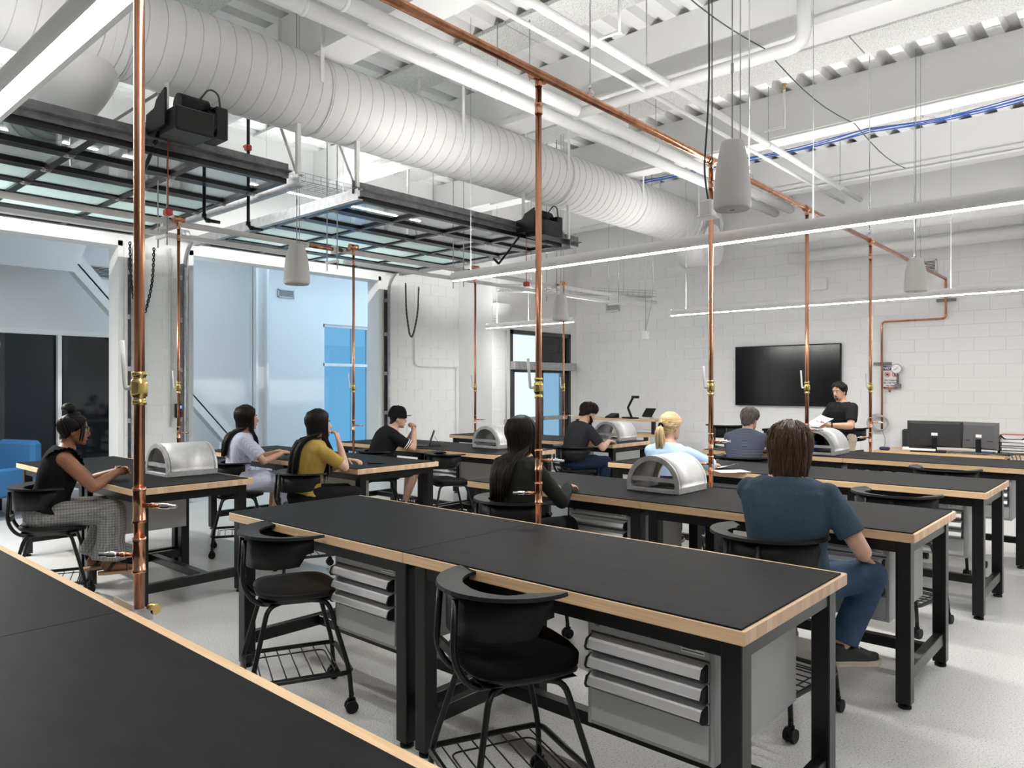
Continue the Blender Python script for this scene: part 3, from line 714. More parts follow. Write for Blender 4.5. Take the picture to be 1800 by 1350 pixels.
# ------------------------------------------------------------------ linear lamps and pendant speakers
def linear_lamp(x0, x1, y, z, r, label, dz_top=5.45, rz=0, lens_half=36, lens_mat='lamp_lens', tilt=0.0):
    t = thing('linear_lamp', label, 'lamp', (x0, y, z), rz, 'suspended white linear lamps')
    L = x1-x0; n = 24
    def arcpts(a0, a1, k, rr): return [(rr*math.cos(a0+(a1-a0)*i/k), rr*math.sin(a0+(a1-a0)*i/k)) for i in range(k+1)]
    g = R(lens_half); gt = R(25); hb = B()
    for a0, a1 in ((-PI/2-tilt+g, PI/2-gt), (PI/2+gt, 3*PI/2-tilt-g)):
        prof = arcpts(a0, a1, 14, r); m = len(prof)
        vs = [(0, a, b) for a, b in prof]+[(L, a, b) for a, b in prof]
        hb.add(vs, [(i, i+1, m+i+1, m+i) for i in range(m-1)], True)
    for xx in (0, L): hb.lathe([(r, 0), (r, 0.003)], 28, TR(xx-0.0015, 0, 0) @ RY(PI/2))
    obj('housing', hb, 'white_paint', t)
    lens = arcpts(-PI/2-tilt-g, -PI/2-tilt+g, 8, r*0.97); m = len(lens)
    vs = [(0.004, a, b) for a, b in lens]+[(L-0.004, a, b) for a, b in lens]
    obj('lens', B().add(vs, [(i+m, i+m+1, i+1, i) for i in range(m-1)], True), lens_mat, t)
    obj('uplight_lens', B().box((0.02, -0.4*r, 0.55*r), (L-0.02, 0.4*r, 0.6*r)), 'lamp_wide' if lens_mat == 'lamp_wide' else 'lamp_uplight', t)
    for x in (0.25, L/2, L-0.25):
        obj('suspension_wire', B().tube([(x, 0, r), (x, 0, dz_top-z)], 0.0025, 5), 'galvanised', t)
    return t
linear_lamp(-6.2, 1.8, 1.13, 3.23, 0.085, 'thick suspended tube lamp passing behind the bracketed copper drop', lens_half=28, lens_mat='lamp_wide', tilt=R(18))
linear_lamp(-5.62, 1.8, 5.36, 2.81, 0.052, 'long suspended tube lamp crossing the copper drop by the furnace shell')
linear_lamp(-5.76, 1.8, 10.12, 2.80, 0.050, 'long suspended tube lamp crossing in front of the television wall')
linear_lamp(-9.35, -7.35, 9.75, 2.77, 0.048, 'short suspended tube lamp in front of the corner door', 4.935)
linear_lamp(-10.0, -7.6, 1.13, 3.05, 0.05, 'added fill tube lamp above the bench by the blue lounge chair', lens_mat='lamp_fill')  # fill lamp out of view, added to brighten the garage wall and pier
linear_lamp(-9.2, -6.4, 0.75, 4.42, 0.05, 'tube lamp hung above the raised overhead door by the blue lounge chair', rz=PI/2, lens_mat='lamp_high')
linear_lamp(-9.2, -6.2, 5.0, 4.42, 0.05, 'tube lamp hung above the raised overhead door by the blue corridor window', 5.497, rz=PI/2, lens_mat='lamp_high')
linear_lamp(-11.9, -11.3, 4.95, 2.75, 0.03, 'small lit tube lamp hanging in the corridor', 5.49)

def speaker(x, y, z0, h, r0, r1, label):
    t = thing('pendant_speaker', label, 'speaker', (x, y, z0), 0, 'white conical pendant speakers')
    obj('cone', B().lathe([(r1*0.93, 0), (r1, 0.012), (r1, 0.05), (r1*0.985, 0.055), (r1*0.97, h*0.3), (r1*0.86, h*0.65), (r0*1.02, h*0.96), (r0*0.96, h*0.99), (r0*0.85, h)], 32), 'speaker_white', t)
    obj('grille', B().lathe([(r1*0.90, -0.004), (r1*0.92, 0.002)], 32), 'speaker_grille', t)
    obj('badge', B().box((-0.012, -0.006, -0.007), (0.012, 0.006, -0.004)), 'dark_bronze', t)
    obj('suspension_cable', B().tube([(0, 0, h), (0, 0, 5.497-z0)], 0.005, 6).tube([(0.05, 0, h), (0.05, 0, 5.497-z0)], 0.003, 5), 'galvanised', t)
    obj('cable_grip', B().tube([(0, 0, h+0.40), (0, 0, h+0.46)], 0.009, 8), 'galvanised', t)
    return t
speaker(-1.93, 4.10, 2.70, 0.40, 0.065, 0.108, 'white conical pendant speaker beside the copper main')
speaker(-6.63, 4.12, 2.70, 0.405, 0.075, 0.13, 'white conical pendant speaker in front of the blue-lit corridor')
speaker(-2.17, 9.30, 2.743, 0.37, 0.073, 0.122, 'white conical pendant speaker near the copper elbow on the television wall')
speaker(-6.85, 8.75, 2.66, 0.385, 0.075, 0.125, 'white conical pendant speaker above the short lamp by the corner door')

# ------------------------------------------------------------------ benches and cabinets
def bench(x0, x1, y0, y1, label, group, e0=0.012, e1=0.001):
    L = x1-x0; D = y1-y0
    t = thing('workbench', label, 'workbench', (x0, y0, 0), 0, group)
    Zt = 0.912; th = 0.047
    top = obj('bench_top', B().rbox((0.001, 0, Zt-th), (L-0.001, D, Zt), 0.003), 'maple', t)
    top.data.materials.append(M['maple_end'])
    for p in top.data.polygons:
        if abs(p.normal.x) > 0.9: p.material_index = 1
    obj('rubber_mat', B().rbox((e0, 0.002, Zt-0.001), (L-e1, D-0.04, Zt+0.006), 0.0015), 'mat', t)
    zf = Zt-th
    obj('apron', B().box((0.10, 0.05, zf-0.065), (L-0.10, 0.06, zf)).box((0.10, D-0.06, zf-0.065), (L-0.10, D-0.05, zf)).box((0.036, 0.115, zf-0.065), (0.046, D-0.115, zf)).box((L-0.046, 0.115, zf-0.065), (L-0.036, D-0.115, zf)), 'black_steel', t)
    s = 0.072
    for x in (0.03, L-0.03-s):
        for y in (0.045, D-0.045-s):
            leg = obj('leg', B().rbox((x, y, 0.025), (x+s, y+s, zf), 0.004), 'black_steel', t)
            obj('foot', B().tube([(x+s/2, y+s/2, 0), (x+s/2, y+s/2, 0.012)], 0.032, 14).tube([(x+s/2, y+s/2, 0.012), (x+s/2, y+s/2, 0.026)], 0.012, 10), 'black_plastic', leg)
        obj('side_rail', B().rbox((x+0.012, 0.045+s, 0.13), (x+s-0.012, D-0.045-s, 0.20), 0.003), 'black_steel', t)
    obj('stretcher', B().rbox((0.03+s-0.012, D*0.62-0.03, 0.135), (L-0.03-s+0.012, D*0.62+0.03, 0.195), 0.003), 'black_steel', t)
    return t
def cabinet(x0, y0, w, z0, z1, D, label, group='grey hanging drawer cabinets', back=False):
    t = thing('drawer_cabinet', label, 'drawer unit', (x0, y0, z0), 0, group)
    H = z1-z0; e = 0.014
    body = B().box((0, 0.006, 0), (e, D, H)).box((w-e, 0.006, 0), (w, D, H)).box((e, 0.007, 0.001), (w-e, D-0.001, e)).box((e, 0.007, H-e), (w-e, D-0.001, H-0.001)).box((e, D-e, e), (w-e, D-0.001, H-e)).box((e, 0.022, e), (w-e, 0.03, H-e))
    obj('body', body, 'grey_cabinet', t)
    hs = 0.065
    obj('top_panel', B().rbox((e, 0, H-hs), (w-e, 0.03, H-e*0.6), 0.002), 'grey_drawer', t)
    obj('lock', B().tube([(0.05, 0.0, H-hs*0.45), (0.05, -0.008, H-hs*0.45)], 0.013, 14), 'chrome', t)
    obj('rating_label', B().box((w-0.115, -0.0012, H-hs*0.82), (w-0.03, 0, H-hs*0.22)), 'paper', t)
    lb = B()
    for i in range(4): lb.box((w-0.112, -0.002, H-hs*(0.30+0.13*i)-0.003), (w-0.034-0.014*(i % 3), -0.0013, H-hs*(0.30+0.13*i)))
    obj('label_print', lb, 'ink', t)
    usable = H-hs-e; dh = usable*0.205
    z = H-hs-0.004
    for i in range(4):
        hgt = dh if i < 3 else z-e-0.002
        d = obj('drawer', B().rbox((e+0.002, 0.0, z-hgt), (w-e-0.002, 0.02, z-0.004), 0.002), 'grey_drawer', t)
        if i < 3:
            zt = z-0.008
            prof = [(0, zt), (-0.008, zt+0.002), (-0.030, zt-0.012), (-0.040, zt-0.034), (-0.036, zt-0.042), (-0.028, zt-0.036), (-0.020, zt-0.020), (0, zt-0.012)]
            n = len(prof); xa, xb = e+0.012, w-e-0.012
            vs = [(xa, a, b) for a, b in prof]+[(xb, a, b) for a, b in prof]
            fs = [(i2, n+i2, n+(i2+1) % n, (i2+1) % n) for i2 in range(n)]+[tuple(range(n)), tuple(range(2*n-1, n-1, -1))]
            obj('handle', B().add(vs, fs), 'aluminium', d)
            for x in (xa-0.008, xb):
                obj('handle_cap', B().prism([(0, zt), (-0.034, zt-0.008), (-0.045, zt-0.036), (-0.036, zt-0.05), (0, zt-0.056)], 0, 0.008, TR(x, 0, 0) @ Matrix(((0, 0, 1, 0), (1, 0, 0, 0), (0, 1, 0, 0), (0, 0, 0, 1)))), 'black_plastic', d)
        z -= hgt
    return t
RX0, RXM, RX1 = -4.15, -2.56, -0.96
LX0, LXM, LX1 = -8.42, -6.72, -5.46
GB = 'black topped maple workbenches'
rowsR = [(0.03, 0.975, 'frontmost'), (2.125, 3.07, 'second'), (4.10, 5.045, 'third'), (6.05, 6.98, 'fourth'), (8.03, 8.97, 'fifth')]
whoR = ['clamped to the bracketed copper drop', 'with two empty stools', 'of the man in blue tee', 'of the blond woman', 'of the man in navy polo']
for (y0, y1, nm), w in zip(rowsR, whoR):
    bench(RX0, RXM, y0, y1, 'black topped workbench %s, half toward the overhead doors' % w, GB)
    bench(RXM, RX1, y0, y1, 'black topped workbench %s, half toward the open floor' % w, GB, 0.001, 0.012)
    if y0 > 1:
        cabinet(-3.19, y0+0.075, 0.50, 0.42, 0.828, 0.70, 'grey drawer cabinet at the middle of the bench %s' % w)
        cabinet(-1.60, y0+0.075, 0.50, 0.42, 0.828, 0.70, 'grey drawer cabinet at the end of the bench %s' % w)
rowsL = [(2.13, 3.06, -5.56), (4.00, 4.98, -5.44), (5.85, 6.85, -5.44), (7.93, 8.85, -5.36)]
whoL = ['of the woman with hair bun', 'of the two long-haired women', 'of the man in the cap', 'of the bearded man']
for (y0, y1, xe), w in zip(rowsL, whoL):
    bench(LX0, LXM, y0, y1, 'black topped workbench %s, half by the overhead doors' % w, GB)
    bench(LXM, xe, y0, y1, 'black topped workbench %s, half by the aisle' % w, GB, 0.001, 0.012)
    cabinet(LXM+0.115, y0+0.075, 0.50, 0.50, 0.828, 0.55, 'grey drawer cabinet under the bench %s' % w)

# half-round furnace shells
def shell(x, y, w, L, label, rotz=0):
    t = thing('furnace_shell', label, 'metal form', (x, y, 0.918), rotz, 'half-round cast aluminium shells on the benches')
    ro = w/2; ri = ro-0.035; base = 0.045; n = 24
    H = ro
    out = [(ro*math.cos(a), base+(H)*math.sin(a)) for a in [PI*i/n for i in range(n+1)]]
    inn = [(ri*math.cos(a), base+(H-0.035)*math.sin(a)) for a in [PI*i/n for i in range(n+1)]]
    def shellring(y0, y1, o, i2):
        m = len(o); vs = []
        for yy in (y0, y1):
            vs += [(a, yy, b) for a, b in o]+[(a, yy, b) for a, b in i2]
        fs = []; sm = []
        for k in range(m-1):
            fs += [(k, k+1, 2*m+k+1, 2*m+k), (m+k+1, m+k, 3*m+k, 3*m+k+1)]; sm += [True, True]
            fs += [(k+1, k, m+k, m+k+1), (2*m+k, 2*m+k+1, 3*m+k+1, 3*m+k)]; sm += [False, False]
        for k in (0, m-1): fs.append((k, m+k, 3*m+k, 2*m+k)); sm.append(False)
        return B().add(vs, fs, sm)
    obj('curved_skin', shellring(-L/2+0.02, L/2-0.02, out, [(a*0.985, b*0.985) for a, b in out]), 'cast_alu', t)
    for y0 in (-L/2, L/2-0.03): obj('arch_rib', shellring(y0, y0+0.03, out, inn), 'cast_alu_dark' if y0 < 0 else 'cast_alu', t)
    obj('base_rail', B().rbox((-ro, -L/2, 0), (-ro+0.04, L/2, base), 0.004), 'cast_alu_dark', t)
    obj('base_rail', B().rbox((ro-0.04, -L/2, 0), (ro, L/2, base), 0.004), 'cast_alu_dark', t)
    obj('base_rail', B().rbox((-ro+0.04, -L/2, 0), (ro-0.04, -L/2+0.035, 0.028), 0.003), 'cast_alu_dark', t)
    obj('tie_bar', B().box((-ri, -L/2+0.005, 0.075), (ri, -L/2+0.025, 0.105)), 'cast_alu_dark', t)
    obj('base_rail', B().rbox((-ro+0.04, L/2-0.035, 0), (ro-0.04, L/2, 0.028), 0.003), 'cast_alu_dark', t)
    return t
shell(-2.70, 4.68, 0.42, 0.40, 'half-round aluminium shell beside the joint of the bench with the man in the blue tee')
shell(-6.27, 2.79, 0.44, 0.42, 'half-round aluminium shell on the bench of the woman with the hair bun')
shell(-6.17, 6.62, 0.44, 0.44, 'half-round aluminium shell on the bench of the man in the cap')
shell(-5.78, 8.60, 0.44, 0.44, 'half-round aluminium shell beside the bearded man')
shell(-2.92, 8.42, 0.46, 0.50, 'half-round aluminium shell in front of the instructor')

# ------------------------------------------------------------------ stools
def make_stool():
    t = thing('stool', 'x', 'stool', (0, 0, 0), 0, 'black counter stools')
    def sq(a, b, n=40, p=3.2):
        o = []
        for i in range(n):
            w = 2*PI*i/n; c, s_ = math.cos(w), math.sin(w)
            o.append((a*math.copysign(abs(c)**(2/p), c), b*math.copysign(abs(s_)**(2/p), s_)))
        return o
    b = B(); n = 40; rings = [(0.90, 0.575, 0.0), (1.0, 0.590, 0.0), (1.02, 0.602, 0.0), (1.0, 0.612, 0.0), (0.85, 0.612, 0.0), (0.4, 0.606, 0.0)]
    vs = []; fs = []
    for k, z, _ in rings:
        for x, y in sq(0.225*k, 0.215*k, n):
            dz = -0.025*max(0, (y-0.10)/0.12)**2 + 0.012*max(0, (-y-0.10)/0.12) + 0.012*(abs(x)/0.22)**2
            vs.append((x, y+0.015, z+dz))
    for i in range(len(rings)-1):
        for k in range(n): fs.append((i*n+k, i*n+(k+1) % n, (i+1)*n+(k+1) % n, (i+1)*n+k))
    fs += [tuple(range(n-1, -1, -1)), tuple((len(rings)-1)*n+k for k in range(n))]
    obj('seat', B().add(vs, fs, True), 'black_plastic', t)
    obj('seat_pan', B().hull([(-0.12, -0.15, 0.55), (0.12, -0.15, 0.55), (-0.14, 0.14, 0.55), (0.14, 0.14, 0.55), (-0.18, -0.18, 0.585), (0.18, -0.18, 0.585), (-0.19, 0.19, 0.575), (0.19, 0.19, 0.575)]), 'black_plastic', t)
    # wrapped backrest: panel + wide top ledge
    vs = []; fs = []; m = 26
    for i in range(m+1):
        a = R(172)+R(196)*i/m; q = abs(i/m-0.5)*2
        zt = 0.90; zb = 0.745+0.035*q**3+(0.05 if q > 0.9 else 0)
        ri = 0.232; ro = 0.247
        for r_, z in ((ri, zb), (ri, zt), (ro, zt), (ro, zb)):
            vs.append((r_*1.06*math.cos(a), 0.02+r_*math.sin(a)*1.08, z))
    for i in range(m):
        for k in range(4): fs.append((i*4+k, i*4+(k+1) % 4, i*4+4+(k+1) % 4, i*4+4+k))
    fs += [(3, 2, 1, 0), (m*4, m*4+1, m*4+2, m*4+3)]
    obj('backrest', B().add(vs, fs, [True]*(m*4)+[False, False]), 'black_plastic', t)
    vs = []; fs = []
    for i in range(m+1):
        a = R(162)+R(216)*i/m; q = abs(i/m-0.5)*2
        wi = 0.215-0.03*(1-q)**1.0-0.035*max(0, 1-abs(q-0.78)/0.22); wo = 0.285-0.02*q**4
        for r_, z in ((wi, 0.893), (wi, 0.905), (wo, 0.917), (wo+0.004, 0.903)):
            vs.append((r_*1.06*math.cos(a), 0.02+r_*math.sin(a)*1.06, z))
    for i in range(m):
        for k in range(4): fs.append((i*4+k, i*4+(k+1) % 4, i*4+4+(k+1) % 4, i*4+4+k))
    fs += [(3, 2, 1, 0), (m*4, m*4+1, m*4+2, m*4+3)]
    obj('arm_ledge', B().add(vs, fs, [False]*(m*4+2)), 'black_plastic', t)
    obj('lumbar_bar', B().box((-0.09, -0.262, 0.665), (0.09, -0.245, 0.70)), 'black_plastic', t)
    for s_ in (-1, 1):
        obj('back_post', B().tube(fillet([(s_*0.085, -0.255, 0.885), (s_*0.095, -0.268, 0.66), (s_*0.10, -0.20, 0.555), (s_*0.11, 0.05, 0.56)], 0.07), 0.0125, 10), 'black_steel', t)
        obj('leg', B().tube(fillet([(s_*0.12, 0.02, 0.565), (s_*0.175, 0.14, 0.562), (s_*0.235, 0.235, 0.22), (s_*0.245, 0.245, 0.09)], 0.05), 0.0125, 10), 'black_steel', t)
        obj('leg', B().tube(fillet([(s_*0.11, -0.05, 0.565), (s_*0.155, -0.15, 0.555), (s_*0.235, -0.235, 0.22), (s_*0.245, -0.245, 0.09)], 0.05), 0.0125, 10), 'black_steel', t)
    ring = []
    for cx, cy, a0 in ((0.20, 0.20, 0), (-0.20, 0.20, 90), (-0.20, -0.20, 180), (0.20, -0.20, 270)):
        ring += [(cx+0.05*math.cos(R(a0+18*i)), cy+0.05*math.sin(R(a0+18*i)), 0.205) for i in range(6)]
    obj('foot_ring', B().tube(ring, 0.0125, 8, closed=True), 'black_steel', t)
    b = B()
    for k in range(-3, 4): b.tube([(-0.235, k*0.065, 0.198), (0.235, k*0.065, 0.198)], 0.0035, 5)
    b.tube([(x*0.72, y*0.72, 0.193) for x, y, z in ring], 0.004, 5, closed=True)
    obj('foot_rack', b, 'black_steel', t)
    for sx in (-1, 1):
        for sy in (-1, 1):
            b = B(); cx, cy = sx*0.245, sy*0.245
            b.tube([(cx-0.026, cy, 0.032), (cx-0.008, cy, 0.032)], 0.032, 14).tube([(cx+0.008, cy, 0.032), (cx+0.026, cy, 0.032)], 0.032, 14)
            b.box((cx-0.009, cy-0.02, 0.03), (cx+0.009, cy+0.02, 0.072)); b.tube([(cx, cy, 0.06), (cx, cy, 0.10)], 0.013, 8)
            obj('caster', b, 'black_plastic', t)
    return t
STOOL = make_stool(); stool_used = [False]
def stool(x, y, rz, label, scale=1.0, cushion=False):
    if not stool_used[0]:
        s_ = STOOL; stool_used[0] = True
        s_.location = (x, y, 0); s_.rotation_euler = (0, 0, R(rz)); s_['label'] = label
    else: s_ = dup(STOOL, (x, y, 0), R(rz), label)
    if scale != 1: s_.scale = (1, 1, scale)
    if cushion:
        ol = B(); n = 36; vs = []; fs = []
        rings = [(0.95, 0.607), (1.05, 0.618), (1.06, 0.648), (0.98, 0.668), (0.6, 0.674)]
        for k, z in rings:
            for i in range(n):
                w = 2*PI*i/n; c, q = math.cos(w), math.sin(w)
                vs.append((0.222*k*math.copysign(abs(c)**0.6, c), 0.01+0.212*k*math.copysign(abs(q)**0.6, q), z))
        for i in range(len(rings)-1):
            for k in range(n): fs.append((i*n+k, i*n+(k+1) % n, (i+1)*n+(k+1) % n, (i+1)*n+k))
        fs += [tuple(range(n-1, -1, -1)), tuple((len(rings)-1)*n+k for k in range(n))]
        obj('cushion', B().add(vs, fs, True), 'black_fabric', s_)
    return s_
stool(-3.43, 2.12, -24, 'empty black stool pushed in at the bench half with the copper drop')
stool(-1.90, 2.11, -24, 'empty black stool with a padded cushion, pushed in at a bench', cushion=True)
stool(-6.10, 5.74, -26, 'empty black stool beside the man in the cap')
stool(-1.45, 5.68, -10, 'empty black stool behind the blue tee man, at the bench with the blond woman')
stool(-1.55, 7.68, -5, 'empty black stool at the bench with the man in the navy polo')

# ------------------------------------------------------------------ people
pbr('skin_light', (0.66, 0.42, 0.31), 0.5, var=(12, (0.60, 0.36, 0.26), 0.35, 0.7))
pbr('skin_tan', (0.56, 0.33, 0.22), 0.5, var=(12, (0.50, 0.28, 0.18), 0.35, 0.7))
pbr('skin_brown', (0.26, 0.115, 0.06), 0.48, var=(12, (0.21, 0.09, 0.045), 0.35, 0.7))
pbr('hair_black', (0.007, 0.0055, 0.005), 0.45, spec=0.22, bump=(90, 0.4, 0.004), stretch=(4, 4, 0.5))
pbr('hair_brown', (0.040, 0.022, 0.013), 0.45, spec=0.25, var=(30, (0.095, 0.055, 0.034), 0.4, 0.7), bump=(90, 0.4, 0.004), stretch=(4, 4, 0.4))
pbr('hair_dark_brown', (0.016, 0.010, 0.007), 0.45, spec=0.22, bump=(90, 0.4, 0.004))
pbr('hair_greyish', (0.075, 0.062, 0.052), 0.5, var=(40, (0.16, 0.14, 0.125), 0.4, 0.7))
pbr('hair_blond', (0.50, 0.33, 0.16), 0.42, var=(30, (0.68, 0.50, 0.29), 0.35, 0.65), bump=(90, 0.4, 0.004), stretch=(4, 4, 0.4))
pbr('eye_white', (0.75, 0.74, 0.72), 0.3)
pbr('eye_dark', (0.02, 0.012, 0.01), 0.2)
pbr('lips', (0.42, 0.17, 0.14), 0.45)
pbr('lips_dark', (0.24, 0.08, 0.07), 0.45)
pbr('cloth_black', (0.010, 0.010, 0.011), 0.85, spec=0.1)
pbr('cloth_tee_black', (0.014, 0.014, 0.016), 0.85, spec=0.1)
pbr('cloth_charcoal', (0.032, 0.033, 0.038), 0.9, spec=0.1)
pbr('cloth_green', (0.026, 0.029, 0.024), 0.9, spec=0.1)
pbr('cloth_mustard', (0.40, 0.27, 0.05), 0.85, bump=(60, 0.3, 0.006), stretch=(5, 5, 0.4))
pbr('cloth_sky', (0.45, 0.63, 0.86), 0.8)
pbr('cloth_blue_tee', (0.043, 0.070, 0.099), 0.92, spec=0.15, var=(260, (0.070, 0.105, 0.14), 0.35, 0.65))
pbr('denim', (0.018, 0.045, 0.095), 0.9, var=(7, (0.045, 0.095, 0.165), 0.35, 0.7), bump=(200, 0.2, 0.003))
pbr('denim_dark', (0.012, 0.022, 0.045), 0.9, spec=0.15)
pbr('khaki', (0.42, 0.35, 0.26), 0.9)
pbr('shorts', (0.05, 0.05, 0.045), 0.9)
pbr('shoe_black', (0.012, 0.012, 0.013), 0.55)
pbr('shoe_sole', (0.50, 0.44, 0.36), 0.7)
pbr('sole_white', (0.75, 0.74, 0.72), 0.6)
pbr('leather_tan', (0.40, 0.25, 0.14), 0.6)
wave_mat('cloth_stripe', (0.022, 0.032, 0.066), (0.20, 0.22, 0.28), 27, 'Z', 0.85, 0.4, 0.66, 0.85)
wave_mat('cloth_lavender', (0.62, 0.64, 0.76), (0.50, 0.53, 0.68), 30, 'X', 0.85, 0.6, 0.4, 0.7)
def plaid():
    m = pbr('cloth_plaid', (0.2, 0.2, 0.2), 0.9); nt = m.node_tree; p = nt.nodes['Principled BSDF']
    tc = nt.nodes.new('ShaderNodeTexCoord'); outs = []
    for ax, sc in (('X', 16), ('Z', 16), ('Y', 16), ('X', 110), ('Z', 110)):
        w = nt.nodes.new('ShaderNodeTexWave'); w.bands_direction = ax; w.inputs['Scale'].default_value = sc; w.inputs['Distortion'].default_value = 0.5
        nt.links.new(tc.outputs['Object'], w.inputs[0]); outs.append(w.outputs[1])
    cur = outs[0]
    for o in outs[1:]:
        a = nt.nodes.new('ShaderNodeMath'); a.operation = 'ADD'; nt.links.new(cur, a.inputs[0]); nt.links.new(o, a.inputs[1]); cur = a.outputs[0]
    d = nt.nodes.new('ShaderNodeMath'); d.operation = 'DIVIDE'; d.inputs[1].default_value = 5; nt.links.new(cur, d.inputs[0])
    rp = nt.nodes.new('ShaderNodeValToRGB'); rp.color_ramp.elements[0].position = 0.2; rp.color_ramp.elements[1].position = 0.85
    rp.color_ramp.elements[0].color = (0.10, 0.10, 0.10, 1); rp.color_ramp.elements[1].color = (0.36, 0.355, 0.34, 1)
    nt.links.new(d.outputs[0], rp.inputs[0]); nt.links.new(rp.outputs[0], p.inputs['Base Color'])
plaid()

def remesh(b, voxel, smooth=3, fold=0.0, freq=9.0, seed=0.0):
    me = b.mesh('tmp'); o = bpy.data.objects.new('tmp', me); COL.objects.link(o)
    md = o.modifiers.new('r', 'REMESH'); md.mode = 'VOXEL'; md.voxel_size = voxel
    ms = o.modifiers.new('s', 'SMOOTH'); ms.factor = 0.5; ms.iterations = smooth
    dg = bpy.context.evaluated_depsgraph_get(); dg.update()
    out = bpy.data.meshes.new_from_object(o.evaluated_get(dg))
    bpy.data.objects.remove(o); bpy.data.meshes.remove(me)
    if fold:
        nr = [v.normal.copy() for v in out.vertices]
        for v, n_ in zip(out.vertices, nr):
            c = v.co
            q = noise.noise((c.x*freq+seed, c.y*freq, c.z*freq*0.55)) + 0.5*noise.noise((c.x*freq*2.3, c.y*freq*2.3+seed, c.z*freq*1.2))
            rd = 1-abs(q)
            v.co = c + n_*fold*(q*0.7+(rd-0.6)*0.6)
    out.polygons.foreach_set('use_smooth', [True]*len(out.polygons)); out.update()
    return out
HS = [(0.0, 0.072, 0.030, 0.022), (0.012, 0.084, 0.012, 0.040), (0.035, 0.089, -0.025, 0.052), (0.06, 0.089, -0.060, 0.060), (0.085, 0.087, -0.082, 0.066), (0.115, 0.081, -0.096, 0.071), (0.145, 0.089, -0.101, 0.0745), (0.175, 0.083, -0.099, 0.073), (0.200, 0.066, -0.086, 0.064), (0.220, 0.040, -0.060, 0.046), (0.232, 0.010, -0.030, 0.022)]
def head_pt(z, ang, off=0.0):
    """ang 0 = front, pi = back; head-local, y forward"""
    z2 = min(max(z, 0.0), 0.232)
    for i in range(len(HS)-1):
        if HS[i][0] <= z2 <= HS[i+1][0]: break
    a, b = HS[i], HS[i+1]; t = (z2-a[0])/(b[0]-a[0])
    f, bk, w = [a[k]+(b[k]-a[k])*t for k in (1, 2, 3)]
    cy = (f+bk)/2; ry = (f-bk)/2; c, s_ = math.cos(ang), math.sin(ang); p = 2.25
    x = w*math.copysign(abs(s_)**(2/p), s_); y = cy+ry*math.copysign(abs(c)**(2/p), c)
    d = Vector((x, y-cy, 0));
    if z2 > 0.15: d = d+Vector((0, 0, (z2-0.15)*1.3))
    d = d.normalized() if d.length > 1e-5 else Vector((0, 0, 1))
    return Vector((x, y, z))+d*off
def hair_pt(z, ang, off=0.0):
    p = head_pt(max(z, 0.085) if abs((ang+PI) % (2*PI)-PI) > 0.3*PI else z, ang, off)
    return Vector((p.x, p.y, p.z+(z-max(z, 0.085)) if abs((ang+PI) % (2*PI)-PI) > 0.3*PI else p.z))
def ik(S, W, l1, l2, pole):
    S, W, pole = Vector(S), Vector(W), Vector(pole)
    d = W-S; L = min(d.length, l1+l2-0.004); d.normalize(); W = S+d*L
    a = (l1*l1-l2*l2+L*L)/(2*L); h = math.sqrt(max(l1*l1-a*a, 0)); p = (pole-d*pole.dot(d)).normalized()
    return S+d*a+p*h, W
def hand(b, W, d, pn, side, curl=0.5, sc=1.0, spread=0.12):
    """W wrist, d hand direction, pn palm normal, side=+1 thumb toward +(d x pn)"""
    W = Vector(W); d = Vector(d).normalized(); pn = Vector(pn); pn = (pn-d*pn.dot(d)).normalized(); s_ = d.cross(pn)*side
    b.tube([W-d*0.02*sc, W+d*0.012*sc, W+d*0.04*sc, W+d*0.075*sc, W+d*0.094*sc], [(0.024*sc, 0.018*sc), (0.027*sc, 0.0175*sc), (0.036*sc, 0.0165*sc), (0.039*sc, 0.014*sc), (0.034*sc, 0.009*sc)], 14, up=s_)
    for i, (off, L) in enumerate(((0.029, 0.072), (0.0095, 0.080), (-0.0105, 0.075), (-0.029, 0.060))):
        base = W+(d*0.085+s_*off)*sc; dirn = (d+s_*off*spread*20*0.12).normalized(); q = base; pts = [q-dirn*0.012*sc]; ang = 0
        for k, seg in enumerate((0.45, 0.32, 0.23)):
            ang += curl*(0.75 if k == 0 else 0.95)
            dd = dirn*math.cos(ang)+pn*math.sin(ang); pts.append(q); q = q+dd*L*seg*sc
        pts.append(q)
        r0 = 0.0088*sc
        b.tube(pts, [r0, r0, r0*0.96, r0*0.9, r0*0.55], 8)
    tb = W+(d*0.022+s_*0.026+pn*0.006)*sc; td = (d*0.66+s_*0.62+pn*(0.15+curl*0.35)).normalized(); td2 = (d*0.85+s_*0.25+pn*(0.15+curl*0.5)).normalized()
    b.tube([W+d*0.008*sc+s_*0.012*sc, tb, tb+td*0.036*sc, tb+td*0.036*sc+td2*0.028*sc, tb+td*0.036*sc+td2*0.036*sc], [0.012*sc, 0.0125*sc, 0.0105*sc, 0.009*sc, 0.005*sc], 8)

